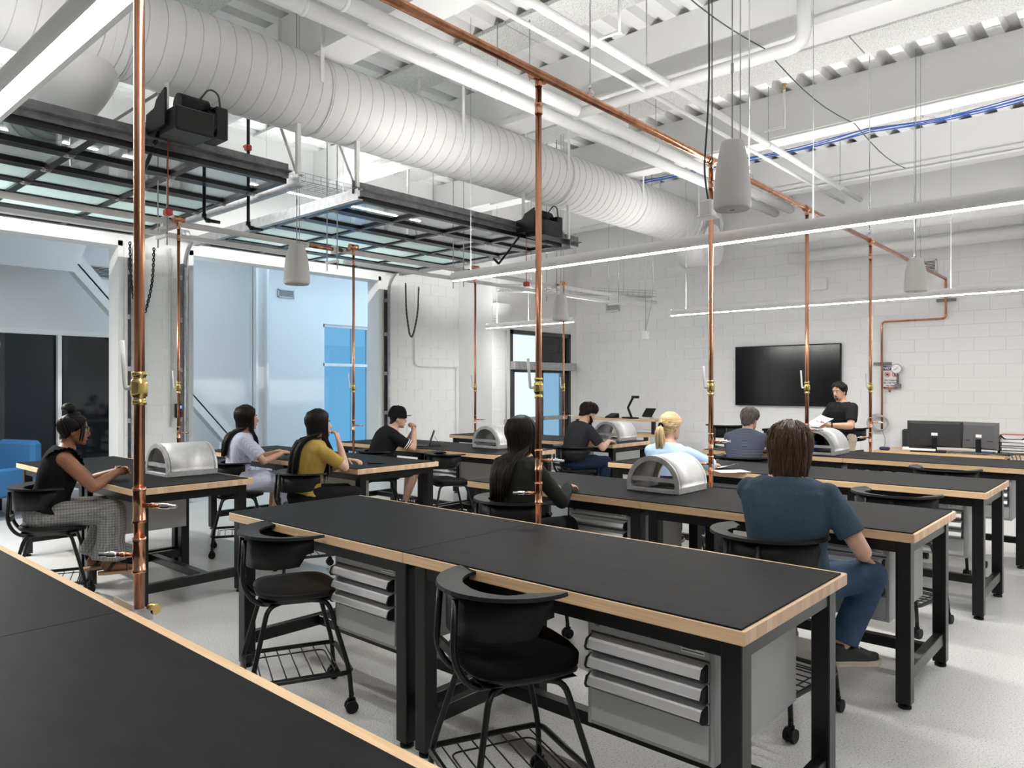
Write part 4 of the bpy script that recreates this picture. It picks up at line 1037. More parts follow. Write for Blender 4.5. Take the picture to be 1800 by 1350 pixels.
def person(label, loc, rz, sp):
    """local frame: +y forward, +x the person's right, z up from the floor"""
    t = thing('person', label, 'person', loc, R(rz))
    k = sp.get('size', 1.0); fem = sp.get('fem', False); vox = sp.get('vox', 0.008)
    zp = sp.get('zp', 0.685); P = Vector((0, 0, zp))
    lean = R(sp.get('lean', 8)); tw = R(sp.get('twist', 0)); roll = R(sp.get('roll', 0))
    U = TR(*P) @ RZ(tw) @ RY(roll) @ RX(-lean)
    def up(x, y, z): return U @ Vector((x*k, y*k, z*k))
    bw = sp.get('build', 1.0)*(0.90 if fem else 1.0); bd = sp.get('build', 1.0)*(0.92 if fem else 1.0)
    spine = [(-0.10, 0.150, 0.105), (-0.02, 0.170 if not fem else 0.195, 0.125), (0.08, 0.155, 0.115), (0.17, 0.142 if not fem else 0.130, 0.105), (0.28, 0.155, 0.115), (0.37, 0.172, 0.118), (0.43, 0.178, 0.105), (0.475, 0.150, 0.085), (0.505, 0.095, 0.066), (0.53, 0.060, 0.058)]
    curve = sp.get('hunch', 0.0)
    def spc(z): return (0, -curve*math.sin(max(min(z/0.5, 1), 0)*PI)*1.0 - 0.01, z)
    sh_w = 0.172*bw; sh_z = 0.428
    S = {1: up(sh_w, spc(sh_z)[1], sh_z), -1: up(-sh_w, spc(sh_z)[1], sh_z)}
    for sd in (1, -1):
        S[sd] = S[sd] + Vector(sp.get('sh_off', {}).get(sd, (0, 0, 0)))
    neck0 = up(0, spc(0.49)[1], 0.49); chin_c = up(*sp.get('neck_tip', (0, 0.030, 0.540)))
    hy, hp, hr = [R(a) for a in sp.get('head', (0, 0, 0))]
    HM = TR(*chin_c) @ RZ(hy) @ RX(-hp) @ RY(hr) @ Matrix.Scale(k*sp.get('head_size', 1.0), 4) @ TR(0, -0.01, 0)
    # ---- limbs
    arms = sp['arms']; l1, l2 = 0.285*k, 0.245*k; J = {}
    for sd in (1, -1):
        a = arms[sd]; E_, W_ = ik(S[sd], a['w'], l1, l2, a.get('pole', (sd*0.6, -0.4, -0.7))); J[sd] = (E_, W_)
    legs = {}
    for sd in (1, -1):
        hip = P+Vector((sd*0.088*k*(1.05 if fem else 1), 0.01, -0.01)); d = sp.get('legs', {}).get(sd)
        kn, an = d if d else ((sd*0.12, 0.415*k, zp+0.005), (sd*0.11, 0.36*k, 0.315))
        legs[sd] = (hip, Vector(kn), Vector(an))
    ft = sp.get('foot_dir', {})
    # ---- body (one continuous surface)
    b = B()
    b.tube([up(*spc(z)) for z, _, _ in spine], [(w*k*bw*0.95, d*k*bd*0.95) for _, w, d in spine], 24, up=(1, 0, 0))
    b.capsule(neck0-Vector((0, 0, 0.03)), HM @ Vector((0, -0.028, 0.045)), 0.060*k*(0.86 if fem else 1.0), 0.054*k*(0.86 if fem else 1.02), 16)
    vs = []; fs = []; n = 28
    for z, *_ in HS:
        for i in range(n): vs.append(HM @ head_pt(z, 2*PI*i/n))
    for j in range(len(HS)-1):
        for i in range(n): fs.append((j*n+i, (j+1)*n+i, (j+1)*n+(i+1) % n, j*n+(i+1) % n))
    fs += [tuple(range(n)), tuple((len(HS)-1)*n+n-1-i for i in range(n))]
    b.add(vs, fs, True)
    b.tube([HM @ Vector(p) for p in ((0, 0.074, 0.128), (0, 0.093, 0.105), (0, 0.105, 0.085), (0, 0.098, 0.073), (0, 0.082, 0.070))], [0.008*k, 0.010*k, 0.0135*k, 0.014*k, 0.010*k], 10)
    b.ell((0, 0, 0), (1, 1, 1), HM @ TR(0, 0.083, 0.040) @ Matrix.Diagonal((0.024, 0.012, 0.014, 1)))
    b.ell((0, 0, 0), (1, 1, 1), HM @ TR(0, 0.079, 0.010) @ Matrix.Diagonal((0.022, 0.012, 0.014, 1)))
    b.ell((0, 0, 0), (1, 1, 1), HM @ TR(0, 0.078, 0.143) @ Matrix.Diagonal((0.056, 0.013, 0.012, 1)))
    for sd in (1, -1):
        b.ell((0, 0, 0), (1, 1, 1), HM @ TR(sd*0.072, -0.012, 0.098) @ RZ(sd*-0.35) @ Matrix.Diagonal((0.009, 0.018, 0.031, 1)))
        E_, W_ = J[sd]; ar = sp.get('arm_r', 1.0)*(0.88 if fem else 1.0)*k
        b.capsule(S[sd], S[sd].lerp(E_, 0.45), 0.056*ar, 0.050*ar, 14); b.capsule(S[sd].lerp(E_, 0.4), E_, 0.050*ar, 0.040*ar, 14)
        m_ = E_.lerp(W_, 0.3)
        b.capsule(E_, m_, 0.040*ar, 0.042*ar, 14); b.capsule(m_, W_, 0.042*ar, 0.0265*ar, 14)
        hip, kn, an = legs[sd]; lr = sp.get('leg_r', 1.0)*k
        b.capsule(hip, kn, 0.086*lr, 0.056*lr, 16); c_ = kn.lerp(an, 0.33)
        b.capsule(kn, c_, 0.054*lr, 0.056*lr, 14); b.capsule(c_, an, 0.056*lr, 0.036*lr, 14)
        fd = Vector(ft.get(sd, (sd*0.12, 1, 0))).normalized()
        b.capsule(an+Vector((0, 0, -0.025*k))-fd*0.02, an+fd*0.10*k+Vector((0, 0, -0.045*k)), 0.036*k, 0.027*k, 12); b.capsule(an+fd*0.10*k+Vector((0, 0, -0.045*k)), an+fd*0.17*k+Vector((0, 0, -0.052*k)), 0.030*k, 0.018*k, 12)
    me = remesh(b, vox, 4)
    hb = B()
    for sd in (1, -1):
        a = arms[sd]; E_, W_ = J[sd]
        hd = Vector(a['d']) if 'd' in a else (W_-E_); pn = Vector(a.get('pn', (0, 0, -1)))
        hand(hb, W_, hd, pn, 1 if (hd.cross(pn)).dot(Vector(a.get('thumb', (-sd, 0, 0)))) > 0 else -1, a.get('curl', 0.4), k*(0.92 if fem else 1.03))
    bm = bmesh.new(); bm.from_mesh(me); hm = hb.mesh('h'); bm.from_mesh(hm); bm.to_mesh(me); bm.free(); bpy.data.meshes.remove(hm)
    me.polygons.foreach_set('use_smooth', [True]*len(me.polygons)); me.update(); me.materials.clear()
    obj('body', me, sp['skin'], t)
    lipm = 'lips_dark' if sp['skin'] == 'skin_brown' else 'lips'
    obj('lips', B().tube([HM @ Vector(p) for p in ((-0.022, 0.083, 0.041), (-0.010, 0.0935, 0.0435), (0, 0.095, 0.0425), (0.010, 0.0935, 0.0435), (0.022, 0.083, 0.041))], [0.0025*k, 0.0055*k, 0.006*k, 0.0055*k, 0.0025*k], 8), lipm, t)
    for sd in (1, -1):
        e = obj('eye', B().ell((0, 0, 0), (1, 1, 1), HM @ TR(sd*0.031, 0.0775, 0.116) @ Matrix.Diagonal((0.0125, 0.007, 0.0075, 1)), 10, 7), 'eye_white', t)
        obj('iris', B().ell((0, 0, 0), (1, 1, 1), HM @ TR(sd*0.031, 0.0825, 0.116) @ Matrix.Diagonal((0.0055, 0.003, 0.006, 1)), 8, 6), 'eye_dark', e)
        obj('eyebrow', B().tube([HM @ Vector((sd*x, y, z)) for x, y, z in ((0.014, 0.0925, 0.136), (0.03, 0.0925, 0.142), (0.048, 0.080, 0.136))], [0.003*k, 0.0042*k, 0.002*k], 6), sp.get('brow', sp['hair'][1]), t)
    # ---- clothes
    if sp.get('shirt'):
        sm, slv, hem = sp['shirt']; b = B(); g = sp.get('shirt_fit', 1.07)
        secs = [s_ for s_ in spine if s_[0] >= hem-0.09 and s_[0] < 0.52]
        secs = [(hem, secs[0][1]*1.03, secs[0][2]*1.05)]+[s_ for s_ in secs if s_[0] > hem+0.03]
        if sp.get('collar', True) is False: secs = [s_ for s_ in secs if s_[0] < 0.49]
        b.tube([up(*spc(z)) for z, _, _ in secs], [((w*bw+0.012)*k*g*(1.0 if z < 0.45 else 0.97), (d*bd+0.013)*k*g) for z, w, d in secs], 26, up=(1, 0, 0))
        for sd in (1, -1):
            E_, W_ = J[sd]; ar = sp.get('arm_r', 1.0)*(0.9 if fem else 1.0)*k; pf = sp.get('puff', 1.0)
            if slv <= 0: continue
            f = min(slv, 1.0); e1 = S[sd].lerp(E_, f); inn = S[sd].lerp(up(0, spc(0.36)[1], 0.36), 0.3)
            pts = [inn, S[sd], S[sd].lerp(e1, 0.5), e1]; b.tube(pts, [0.070*ar, 0.064*ar*pf, 0.063*ar*pf*(1.06 if f < 1 else 0.95), (0.064*pf if f < 1 else 0.053)*ar], 16)
            b.ell(tuple(S[sd]), (0.063*ar*pf, 0.063*ar*pf, 0.061*ar*pf))
            if slv > 1: b.ell(tuple(E_), (0.053*ar,)*3); b.tube([E_, E_.lerp(W_, 0.5), E_.lerp(W_, min(slv-1, 0.97))], [0.053*ar, 0.047*ar, 0.037*ar], 14)
        o = obj('shirt', remesh(b, sp.get('cvox', 0.010), 3, sp.get('fold', 0.007), 9, sp.get('seed', 1.0)), None, t); o.data.materials.clear(); o.data.materials.append(M[sm])
        o.name = sp.get('shirt_name', 'shirt')
        if slv > 0 and slv < 1 and sp.get('cuff_stripes'):
            for sd in (1, -1):
                E_, W_ = J[sd]
                for q in (0.80, 0.90):
                    c0 = S[sd].lerp(E_, slv*q); c1 = S[sd].lerp(E_, slv*q+0.035); ar = sp.get('arm_r', 1.0)*k
                    obj('sleeve_stripe', B().tube([c0, c1], 0.0735*ar, 20, caps=False), 'paper', o)
    if sp.get('pants'):
        pm, plen, pr = sp['pants']; b = B()
        b.tube([P+Vector((0, -0.03, -0.085)), P+Vector((0, -0.015, -0.03)), P+Vector((0, -0.005, 0.05)), up(0, -0.01, 0.12)], [(0.155*k*bw, 0.115*k*bd), (0.190*k*bw*(1.06 if fem else 1), 0.145*k*bd), (0.178*k*bw*(1.05 if fem else 1), 0.135*k*bd), (0.160*k*bw, 0.118*k*bd)], 24, up=(1, 0, 0))
        for sd in (1, -1):
            hip, kn, an = legs[sd]; lr = sp.get('leg_r', 1.0)*k; hip2 = hip+Vector((0, -0.03, 0))
            if plen <= 1: b.tube([hip2, hip.lerp(kn, 0.5), hip.lerp(kn, plen)], [0.105*lr, 0.096*lr*pr, 0.088*lr*pr], 18); b.ell(tuple(hip2), (0.105*lr,)*3)
            else:
                b.capsule(hip2, hip.lerp(kn, 0.55), 0.105*lr, 0.085*lr, 18); b.capsule(hip.lerp(kn, 0.5), kn, 0.086*lr, 0.069*lr*(0.5+0.5*pr), 16)
                end = kn.lerp(an, plen-1); b.capsule(kn, kn.lerp(end, 0.45), 0.069*lr*(0.5+0.5*pr), 0.066*lr*pr, 16)
                b.tube([kn.lerp(end, 0.3), kn.lerp(end, 0.6), end], [0.066*lr*pr, 0.064*lr*pr, 0.066*lr*pr*sp.get('flare', 1.0)], 18)
        o = obj('trousers' if plen > 1 else 'shorts', remesh(b, 0.011, 3, 0.006, 8, 3.0), None, t); o.data.materials.clear(); o.data.materials.append(M[pm])
        if sp.get('belt'): obj('belt', B().tube([up(0.172*bw*k*math.cos(a), 0.125*bd*k*math.sin(a)-0.01, 0.095) for a in [2*PI*i/28 for i in range(28)]], 0.014, 6, closed=True), sp['belt'], t)
    if sp.get('skirt'):
        b = B(); q = zp
        b.tube([(0, -0.03, q+0.13), (0, -0.02, q+0.03), (0, 0.08, q-0.02), (0, 0.25, q-0.0), (0, 0.40, q-0.02), (0, 0.47, q-0.10), (0, 0.47, q-0.25), (0, 0.45, q-0.38)], [(0.145, 0.11), (0.20, 0.14), (0.215, 0.130), (0.215, 0.115), (0.215, 0.115), (0.212, 0.115), (0.205, 0.115), (0.21, 0.125)], 26, up=(1, 0, 0))
        o = obj('skirt', remesh(b, 0.011, 3, 0.010, 10, 2.0), None, t); o.data.materials.clear(); o.data.materials.append(M[sp['skirt']])
        obj('waist_tie', B().tube([up(0.155*k*math.cos(a)*0.95, 0.125*k*math.sin(a)*0.95-0.01, 0.15) for a in [2*PI*i/28 for i in range(28)]], 0.015, 6, closed=True), sp['skirt'], t)
    # ---- shoes
    kind = sp.get('shoes', 'sneaker')
    for sd in (1, -1):
        hip, kn, an = legs[sd]; fd = Vector(ft.get(sd, (sd*0.12, 1, 0))).normalized(); sx = Vector((fd.y, -fd.x, 0)).normalized(); zb = an.z-0.083*k
        mt = Matrix(((sx.x, fd.x, 0, an.x), (sx.y, fd.y, 0, an.y), (0, 0, 1, zb), (0, 0, 0, 1)))
        outl = [(0.028, -0.072), (0.040, -0.03), (0.039, 0.04), (0.047, 0.11), (0.040, 0.165), (0.018, 0.192), (-0.012, 0.192), (-0.036, 0.165), (-0.043, 0.11), (-0.036, 0.04), (-0.038, -0.03), (-0.028, -0.072)]
        outl = [(x*k, y*k) for x, y in outl]
        if kind == 'sneaker':
            b = B(); b.prism([(x*0.95, y*0.97) for x, y in outl], 0.012, 0.05*k, mt)
            b.tube([mt @ Vector(p) for p in ((0, -0.055*k, 0.04*k), (0, 0.0, 0.06*k), (0, 0.06*k, 0.055*k), (0, 0.12*k, 0.038*k), (0, 0.175*k, 0.026*k))], [(0.034*k, 0.03*k), (0.038*k, 0.046*k), (0.038*k, 0.04*k), (0.040*k, 0.030*k), (0.026*k, 0.018*k)], 16, up=tuple(sx))
            b.tube([mt @ Vector((0, -0.02*k, 0.06*k)), mt @ Vector((0, -0.02*k, 0.105*k))], 0.042*k, 16)
            sh = obj('shoe', remesh(b, 0.008, 2), None, t); sh.data.materials.clear(); sh.data.materials.append(M['shoe_black'])
            obj('sole', B().prism([(x*1.04, y*1.03) for x, y in outl], -0.004, 0.022, mt), sp.get('sole', 'shoe_sole'), sh)
            lb = B()
            for i in range(4): lb.tube([mt @ Vector((0.022*k*s2, (0.055+0.022*i+0.006*s2)*k, (0.095-0.013*i)*k)) for s2 in (-1, 1)], 0.003, 5)
            obj('laces', lb, 'conduit_grey', sh)
            if sp.get('three_stripes'):
                sb = B()
                for i in range(3): sb.box((0.036*k, (0.02+0.03*i)*k, 0.022), (0.048*k, (0.034+0.03*i)*k, 0.068), mt)
                obj('side_stripes', sb, 'paper', sh)
        else:
            sh = obj('sandal', B().prism(outl, -0.004, 0.016, mt), 'leather_tan' if kind == 'sandal' else 'shoe_black', t)
            obj('strap', B().tube([mt @ Vector((0.043*k*math.cos(a), 0.125*k, 0.012+0.045*k*math.sin(a))) for a in [PI*i/10 for i in range(11)]], (0.012), 6, flat=0.3).tube([mt @ Vector((0.040*k*math.cos(a), (-0.0+0.05*math.sin(a))*k, 0.03+0.075*k*math.sin(a))) for a in [PI*i/10 for i in range(11)]], 0.010, 6, flat=0.3), 'shoe_black', sh)
    # ---- hair
    style, hm_ = sp['hair']; rnd = random.Random(sp.get('seed', 1))
    def hairline(a):
        a = abs((a+PI) % (2*PI)-PI)/PI      # 0 front .. 1 back
        ctl = {'short': ((0, 0.192), (0.22, 0.180), (0.36, 0.120), (0.5, 0.105), (0.62, 0.075), (0.8, 0.04), (1, 0.03)),
               'mop': ((0, 0.15), (0.25, 0.12), (0.4, 0.05), (0.55, 0.0), (0.8, -0.06), (1, -0.07)),
               'long': ((0, 0.196), (0.2, 0.18), (0.33, 0.11), (0.45, 0.05), (0.6, 0.0), (1, -0.01)),
               'pulled': ((0, 0.192), (0.22, 0.175), (0.38, 0.12), (0.5, 0.095), (0.65, 0.06), (1, 0.03))}[style if style in ('short', 'mop', 'long') else 'pulled']
        for (p, q), (p2, q2) in zip(ctl, ctl[1:]):
            if p <= a <= p2: return q+(q2-q)*(a-p)/(p2-p)
        return ctl[-1][1]
    off = {'short': 0.012, 'mop': 0.022, 'long': 0.015}.get(style, 0.010)*sp.get('hair_vol', 1.0)*(0.45 if sp.get('cap') else 1)
    b = B(); na, nu = 36, 10; vs = []; fs = []
    for j in range(nu+1):
        u = (j/nu)**0.8
        for i in range(na):
            a = 2*PI*i/na; zl = hairline(a); z = 0.232-(0.232-zl)*u
            o_ = off*(0.35 if j == nu else 1.0)*(1+0.12*noise.noise((math.cos(a)*3, math.sin(a)*3, z*18)))
            vs.append(HM @ hair_pt(z, a, o_))
    for j in range(nu):
        for i in range(na): fs.append((j*na+i, (j+1)*na+i, (j+1)*na+(i+1) % na, j*na+(i+1) % na))
    fs.append(tuple(range(na)))
    b.add(vs, fs, True)
    down = Vector((0, 0, -1))
    def clump(a, extra, r, jitter, out=1.0, u0=0.05, dz=0.0, wave=0.0):
        ph = rnd.uniform(0, 6)
        thick = rnd.uniform(0, 0.035)
        zl = hairline(a)-dz; pts = []; rs = []; a0 = a+rnd.uniform(-0.5, 0.5)*jitter*3
        for i in range(7):
            u = u0+(1-u0)*i/6; z = 0.236-(0.236-zl)*u**1.15
            pts.append(HM @ hair_pt(z, a0+(a-a0)*min(1, u*1.6)+rnd.uniform(-1, 1)*jitter*0.4, off*out*(0.75+0.35*math.sin(u*PI)))+Vector((math.cos(a), 0.5*math.sin(a), 0))*wave*math.sin(u*9+ph)*u)
            rs.append(r*(0.55+0.45*math.sin(min(1, u*1.3)*PI*0.75)))
        if extra > 0:
            p = pts[-1].copy(); n_ = max(3, int(extra/0.06))
            cen = up(0, spc(0.4)[1], 0.40)
            for i in range(1, n_+1):
                f = i/n_; p = p+down*(extra/n_)+Vector((rnd.uniform(-1, 1)*0.004, 0, 0))
                # keep outside the torso
                if f < 0.45 and abs(a) > 0.42*PI: p = p+Vector((-p.x*0.02, -0.011, 0))
                q = U.inverted() @ p; zz = q.z/k
                if zz < 0.53:
                    for (z0_, w0_, d0_), (z1_, w1_, d1_) in zip(spine, spine[1:]):
                        if z0_ <= zz <= z1_: break
                    tt = min(max((zz-z0_)/(z1_-z0_), 0), 1); rx = ((w0_+(w1_-w0_)*tt)*bw+0.012)*k*1.09+0.014; ry = ((d0_+(d1_-d0_)*tt)*bd+0.013)*k*1.09+0.012+thick
                    cy = spc(max(zz, 0))[1]*k; dx = q.x/rx; dy = (q.y-cy)/ry
                    if math.hypot(dx, dy) < 1.0:
                        dx = max(-0.97, min(0.97, dx)); q = Vector((dx*rx, cy+(-1 if dy <= 0.3 else 1)*ry*math.sqrt(1-dx*dx), q.z)); p = U @ q
                pts.append(p.copy()); rs.append(r*(1.0 if f < 0.6 else 1.0-0.8*(f-0.6)/0.4))
        else: rs[-1] = r*0.25
        b.tube(pts, rs, 6, flat=0.7)
    if sp.get('cap'): pass
    elif style == 'short':
        for i in range(110):
            a = rnd.uniform(-PI, PI); clump(a, 0, 0.008, 0.25, rnd.uniform(0.9, 1.5), rnd.uniform(0.05, 0.5), rnd.uniform(-0.012, 0.01), 0.003)
    elif style == 'mop':
        for i in range(230):
            a = rnd.uniform(-PI, PI); clump(a, 0, 0.0085, 0.14, rnd.uniform(0.85, 1.3), rnd.uniform(0.02, 0.4), rnd.uniform(-0.05, 0.03), 0.007)
    elif style == 'long':
        Ln = sp.get('hair_len', 0.36)
        for i in range(170):
            a = rnd.uniform(0.36*PI, PI)*rnd.choice((-1, 1)); clump(a, Ln*rnd.uniform(0.72, 1.0), 0.011, 0.06, rnd.uniform(0.9, 1.15), 0.03)
        for i in range(26):
            a = rnd.uniform(0.28*PI, 0.40*PI)*rnd.choice((-1, 1)); clump(a, Ln*rnd.uniform(0.3, 0.75), 0.008, 0.05, 1.1, 0.03)
    else:
        tie = Vector((0, -0.112, 0.115)) if style == 'ponytail' else Vector((0, -0.045, 0.262))
        for i in range(90):
            a = rnd.uniform(-PI, PI); zl = hairline(a); p0 = head_pt(zl+0.004, a, off*0.9); pts = []
            for j in range(7):
                f = j/6; q = p0.lerp(tie, f); rr = head_pt(min(max(q.z, 0.02), 0.225), math.atan2(q.x, q.y+0.008), off*1.15)
                if style == 'ponytail' or f < 0.75:
                    cc = Vector((0, -0.008, q.z)); v1 = (q-cc).length; v2 = (rr-cc).length
                    if v1 < v2 and f < 0.92: q = cc+(q-cc)*(v2/max(v1, 1e-4))
                pts.append(HM @ q)
            b.tube(pts, [0.004, 0.007, 0.008, 0.008, 0.008, 0.007, 0.006], 6, flat=0.6)
        if style == 'bun':
            for i in range(60):
                a = rnd.uniform(0, 2*PI); e0 = rnd.uniform(-0.6, 1.2); rad = 0.040
                pts = [HM @ (tie+Vector((0, 0, 0.012))+Vector((rad*math.cos(a+j*0.45)*math.cos(e0+0.15*j), rad*math.sin(a+j*0.45)*math.cos(e0+0.15*j), rad*0.85*math.sin(e0+0.15*j)))) for j in range(6)]
                b.tube(pts, [0.004, 0.010, 0.011, 0.011, 0.010, 0.004], 6)
            for i in range(8): # loose face strands
                s2 = 1 if i % 2 else -1; x = 0.074+0.004*rnd.random(); y = 0.045+0.03*rnd.random()
                b.tube([HM @ Vector((s2*(x-0.02), y, 0.185)), HM @ Vector((s2*x, y, 0.14)), HM @ Vector((s2*(x+0.004), y-0.004, 0.08)), HM @ Vector((s2*x*0.98, y-0.01, 0.02+0.02*rnd.random()))], [0.004, 0.006, 0.005, 0.002], 5)
        else:
            for i in range(46):
                ox, oy = rnd.uniform(-1, 1)*0.022, rnd.uniform(-1, 1)*0.014; L_ = rnd.uniform(0.20, 0.27); wv = rnd.uniform(-1, 1)
                tp = HM @ tie; pts = [tp, tp+Vector((ox, -0.035+oy, -0.02)), tp+Vector((ox*1.5, -0.045+oy, -0.25*L_)), tp+Vector((ox*1.7+0.008*wv, -0.035+oy, -0.6*L_)), tp+Vector((ox*1.2-0.006*wv, -0.028+oy*0.8, -L_))]
                b.tube(pts, [0.006, 0.009, 0.011, 0.010, 0.003], 6)
            obj('hair_tie', B().tube([HM @ (tie+Vector((0.02*math.cos(q), -0.012, 0.02*math.sin(q)))) for q in [2*PI*i/16 for i in range(16)]], 0.008, 6, closed=True), 'black_fabric', t)
    if sp.get('hair_under_cap'): pass
    obj('hair', b, hm_, t)
    def patch(a_max, z0, z1, o_, name, mat, fcut=None):
        vs = []; fs = []; A, Z = 20, 6
        for j in range(Z+1):
            for i in range(A+1):
                a = -a_max+2*a_max*i/A; zz0 = z0; zz1 = z1 if not fcut else z1+fcut(abs(a)/a_max)
                z = zz0+(zz1-zz0)*j/Z; e = 0.2 if j in (0, Z) or i in (0, A) else 1
                vs.append(HM @ (head_pt(max(z, 0), a, o_*e)+Vector((0, 0, min(z, 0)))))
        for j in range(Z):
            for i in range(A): fs.append((j*(A+1)+i, j*(A+1)+i+1, (j+1)*(A+1)+i+1, (j+1)*(A+1)+i))
        return obj(name, B().add(vs, fs, True), mat, t)
    if sp.get('beard') == 'full': patch(R(100), -0.008, 0.036, 0.011, 'beard', hm_, lambda q: 0.055*max(0, q-0.45)/0.55)
    if sp.get('beard') == 'goatee':
        patch(R(38), -0.004, 0.028, 0.006, 'beard', hm_)
        obj('moustache', B().tube([HM @ Vector(p) for p in ((-0.026, 0.086, 0.046), (-0.012, 0.097, 0.056), (0, 0.099, 0.058), (0.012, 0.097, 0.056), (0.026, 0.086, 0.046))], [0.002, 0.005, 0.0045, 0.005, 0.002], 6), hm_, t)
    if sp.get('cap'):
        vs = []; fs = []; na = 32
        for j in range(9):
            z = 0.118+(0.262-0.118)*math.sin(j/8*PI/2)
            for i in range(na):
                p = head_pt(0.145, 2*PI*i/na, 0.019); f = math.cos(j/8*PI/2)**0.55 if j < 8 else 0.02
                vs.append(HM @ Vector((p.x*f, -0.008+(p.y+0.008)*f, z)))
        for j in range(8):
            for i in range(na): fs.append((j*na+i, (j+1)*na+i, (j+1)*na+(i+1) % na, j*na+(i+1) % na))
        cp = obj('cap', B().add(vs, fs, True), 'cloth_black', t)
        br_ = [(-0.078, 0.045), (-0.072, 0.10), (-0.045, 0.150), (0, 0.165), (0.045, 0.150), (0.072, 0.10), (0.078, 0.045), (0.04, 0.09), (0, 0.10), (-0.04, 0.09)]
        obj('brim', B().prism(br_, 0, 0.005, HM @ TR(0, 0, 0.135) @ RX(0.12)), 'cloth_black', cp)
        obj('button', B().ell((0, 0, 0), (1, 1, 1), HM @ TR(0, -0.008, 0.264) @ Matrix.Diagonal((0.008, 0.008, 0.005, 1))), 'cloth_black', cp)
    if sp.get('glasses'):
        gb = B()
        for sd in (1, -1):
            gb.tube([HM @ Vector((sd*0.033+0.026*math.cos(q), 0.099-0.004*abs(math.cos(q)), 0.113+0.021*math.sin(q))) for q in [2*PI*i/20 for i in range(20)]], 0.0018, 5, closed=True)
            gb.tube([HM @ Vector(p) for p in ((sd*0.059, 0.094, 0.118), (sd*0.077, 0.05, 0.120), (sd*0.079, -0.012, 0.112))], 0.0018, 5)
        gb.tube([HM @ Vector((-0.008, 0.101, 0.118)), HM @ Vector((0.008, 0.101, 0.118))], 0.0018, 5)
        obj('glasses', gb, 'brass', t)
    if sp.get('ruffle'):
        for sd in (1, -1):
            vs = []; fs = []; m = 30
            for i in range(m+1):
                f = i/m; base = up(sd*(0.055+0.085*math.sin(f*PI)), (-0.13+0.26*f)*1.0, 0.40+0.095*math.sin(f*PI)); wv = 0.020*math.sin(i*1.9)
                vs += [base, base+Vector((sd*0.075, 0, 0.012))+Vector((sd*wv, wv*0.5, abs(wv)))]
            for i in range(m): fs.append((2*i, 2*i+1, 2*i+3, 2*i+2))
            ro = obj('ruffle', B().add(vs, fs, True), sp['ruffle'], t)
    if sp.get('watch'):
        E_, W_ = J[sp['watch']]; q = E_.lerp(W_, 0.93); d = (W_-E_).normalized()
        obj('watch', B().tube([q-d*0.014, q+d*0.014], 0.032*k, 16), 'black_plastic', t)
    return t

T = 0.965     # wrist height on a bench top
def at(rz, dx, dy, z):
    return Vector((dx, dy, z))
def loc2(px, py, rz, wx, wy, wz):
    v = RZ(-R(rz)) @ Vector((wx-px, wy-py, 0)); return Vector((v.x, v.y, wz))
def seat(px, py, rz, label, sp, back=0.03):
    person(label, (px, py, 0), rz, sp)
    d = RZ(R(rz)) @ Vector((0, back, 0))
    return (px+d.x, py+d.y)
def fwd(x=0.1, y=0.42, z=T): return {1: dict(w=(x, y, z), d=(-0.4, 1, -0.15), curl=0.35), -1: dict(w=(-x, y, z), d=(0.4, 1, -0.15), curl=0.35)}
q = (-6.33, 1.80, -14)
c = seat(*q, 'woman with a high bun, black sleeveless top and grey plaid trousers at the bench', dict(fem=True, build=1.10, skin='skin_brown', hair=('bun', 'hair_black'), glasses=True, lean=16, head=(0, 4, 0), zp=0.70, arm_r=1.22, leg_r=1.12, vox=0.007,
    shirt=('cloth_black', 0, 0.02), ruffle='cloth_black', pants=('cloth_plaid', 1.93, 1.35), flare=1.25, shoes='sandal', seed=2,
    arms={1: dict(w=(0.06, 0.46, 0.985), d=(-0.75, 0.75, 0.1), pn=(-0.5, -0.5, -0.4), curl=0.55, pole=(0.7, -0.3, -0.8)), -1: dict(w=(-0.03, 0.47, 0.985), d=(0.6, 0.8, 0.15), pn=(0.6, -0.4, -0.4), curl=0.55, pole=(-0.7, -0.3, -0.8))},
    legs={1: ((0.14, 0.43, 0.70), (0.13, 0.40, 0.30)), -1: ((-0.10, 0.43, 0.70), (-0.10, 0.32, 0.30))}))
stool(c[0], c[1], q[2]-8, 'black stool under the woman with the hair bun')
q = (-7.0, 3.66, -22)
c = seat(*q, 'long-haired woman in a pale lavender belted dress at the bench', dict(fem=True, build=0.98, skin='skin_tan', hair=('long', 'hair_black'), hair_len=0.30, lean=9, zp=0.70, shirt=('cloth_lavender', 0.78, 0.05), puff=1.25, shirt_name='dress_bodice', skirt='cloth_lavender', shoes='flat', seed=3,
    arms={1: dict(w=(0.10, 0.44, 0.985), d=(-0.2, 1, -0.1), curl=0.3), -1: dict(w=(-0.10, 0.44, 0.985), d=(0.2, 1, -0.1), curl=0.3)}))
stool(c[0], c[1], q[2]-6, 'black stool under the woman in the lavender dress')
q = (-5.70, 3.62, -16)
c = seat(*q, 'long-haired woman in a mustard shirt resting her chin on her hand', dict(fem=True, build=1.02, skin='skin_light', hair=('long', 'hair_black'), hair_len=0.44, hair_vol=1.1, lean=12, head=(-12, 0, 0), zp=0.69, shirt=('cloth_mustard', 0.80, 0.02), fold=0.009, pants=('cloth_black', 1.9, 1.1), shoes='flat', seed=4,
    arms={1: dict(w=(0.075, 0.285, 1.165), d=(-0.3, -0.15, 1), pn=(-0.7, -0.6, 0.1), curl=0.9, pole=(0.25, 0.7, -0.9)), -1: dict(w=(-0.02, 0.42, 0.985), d=(0.8, 0.5, 0), curl=0.4)}))
stool(c[0], c[1], q[2]-6, 'black stool under the woman in the mustard shirt')
q = (-7.0, 5.42, -27)
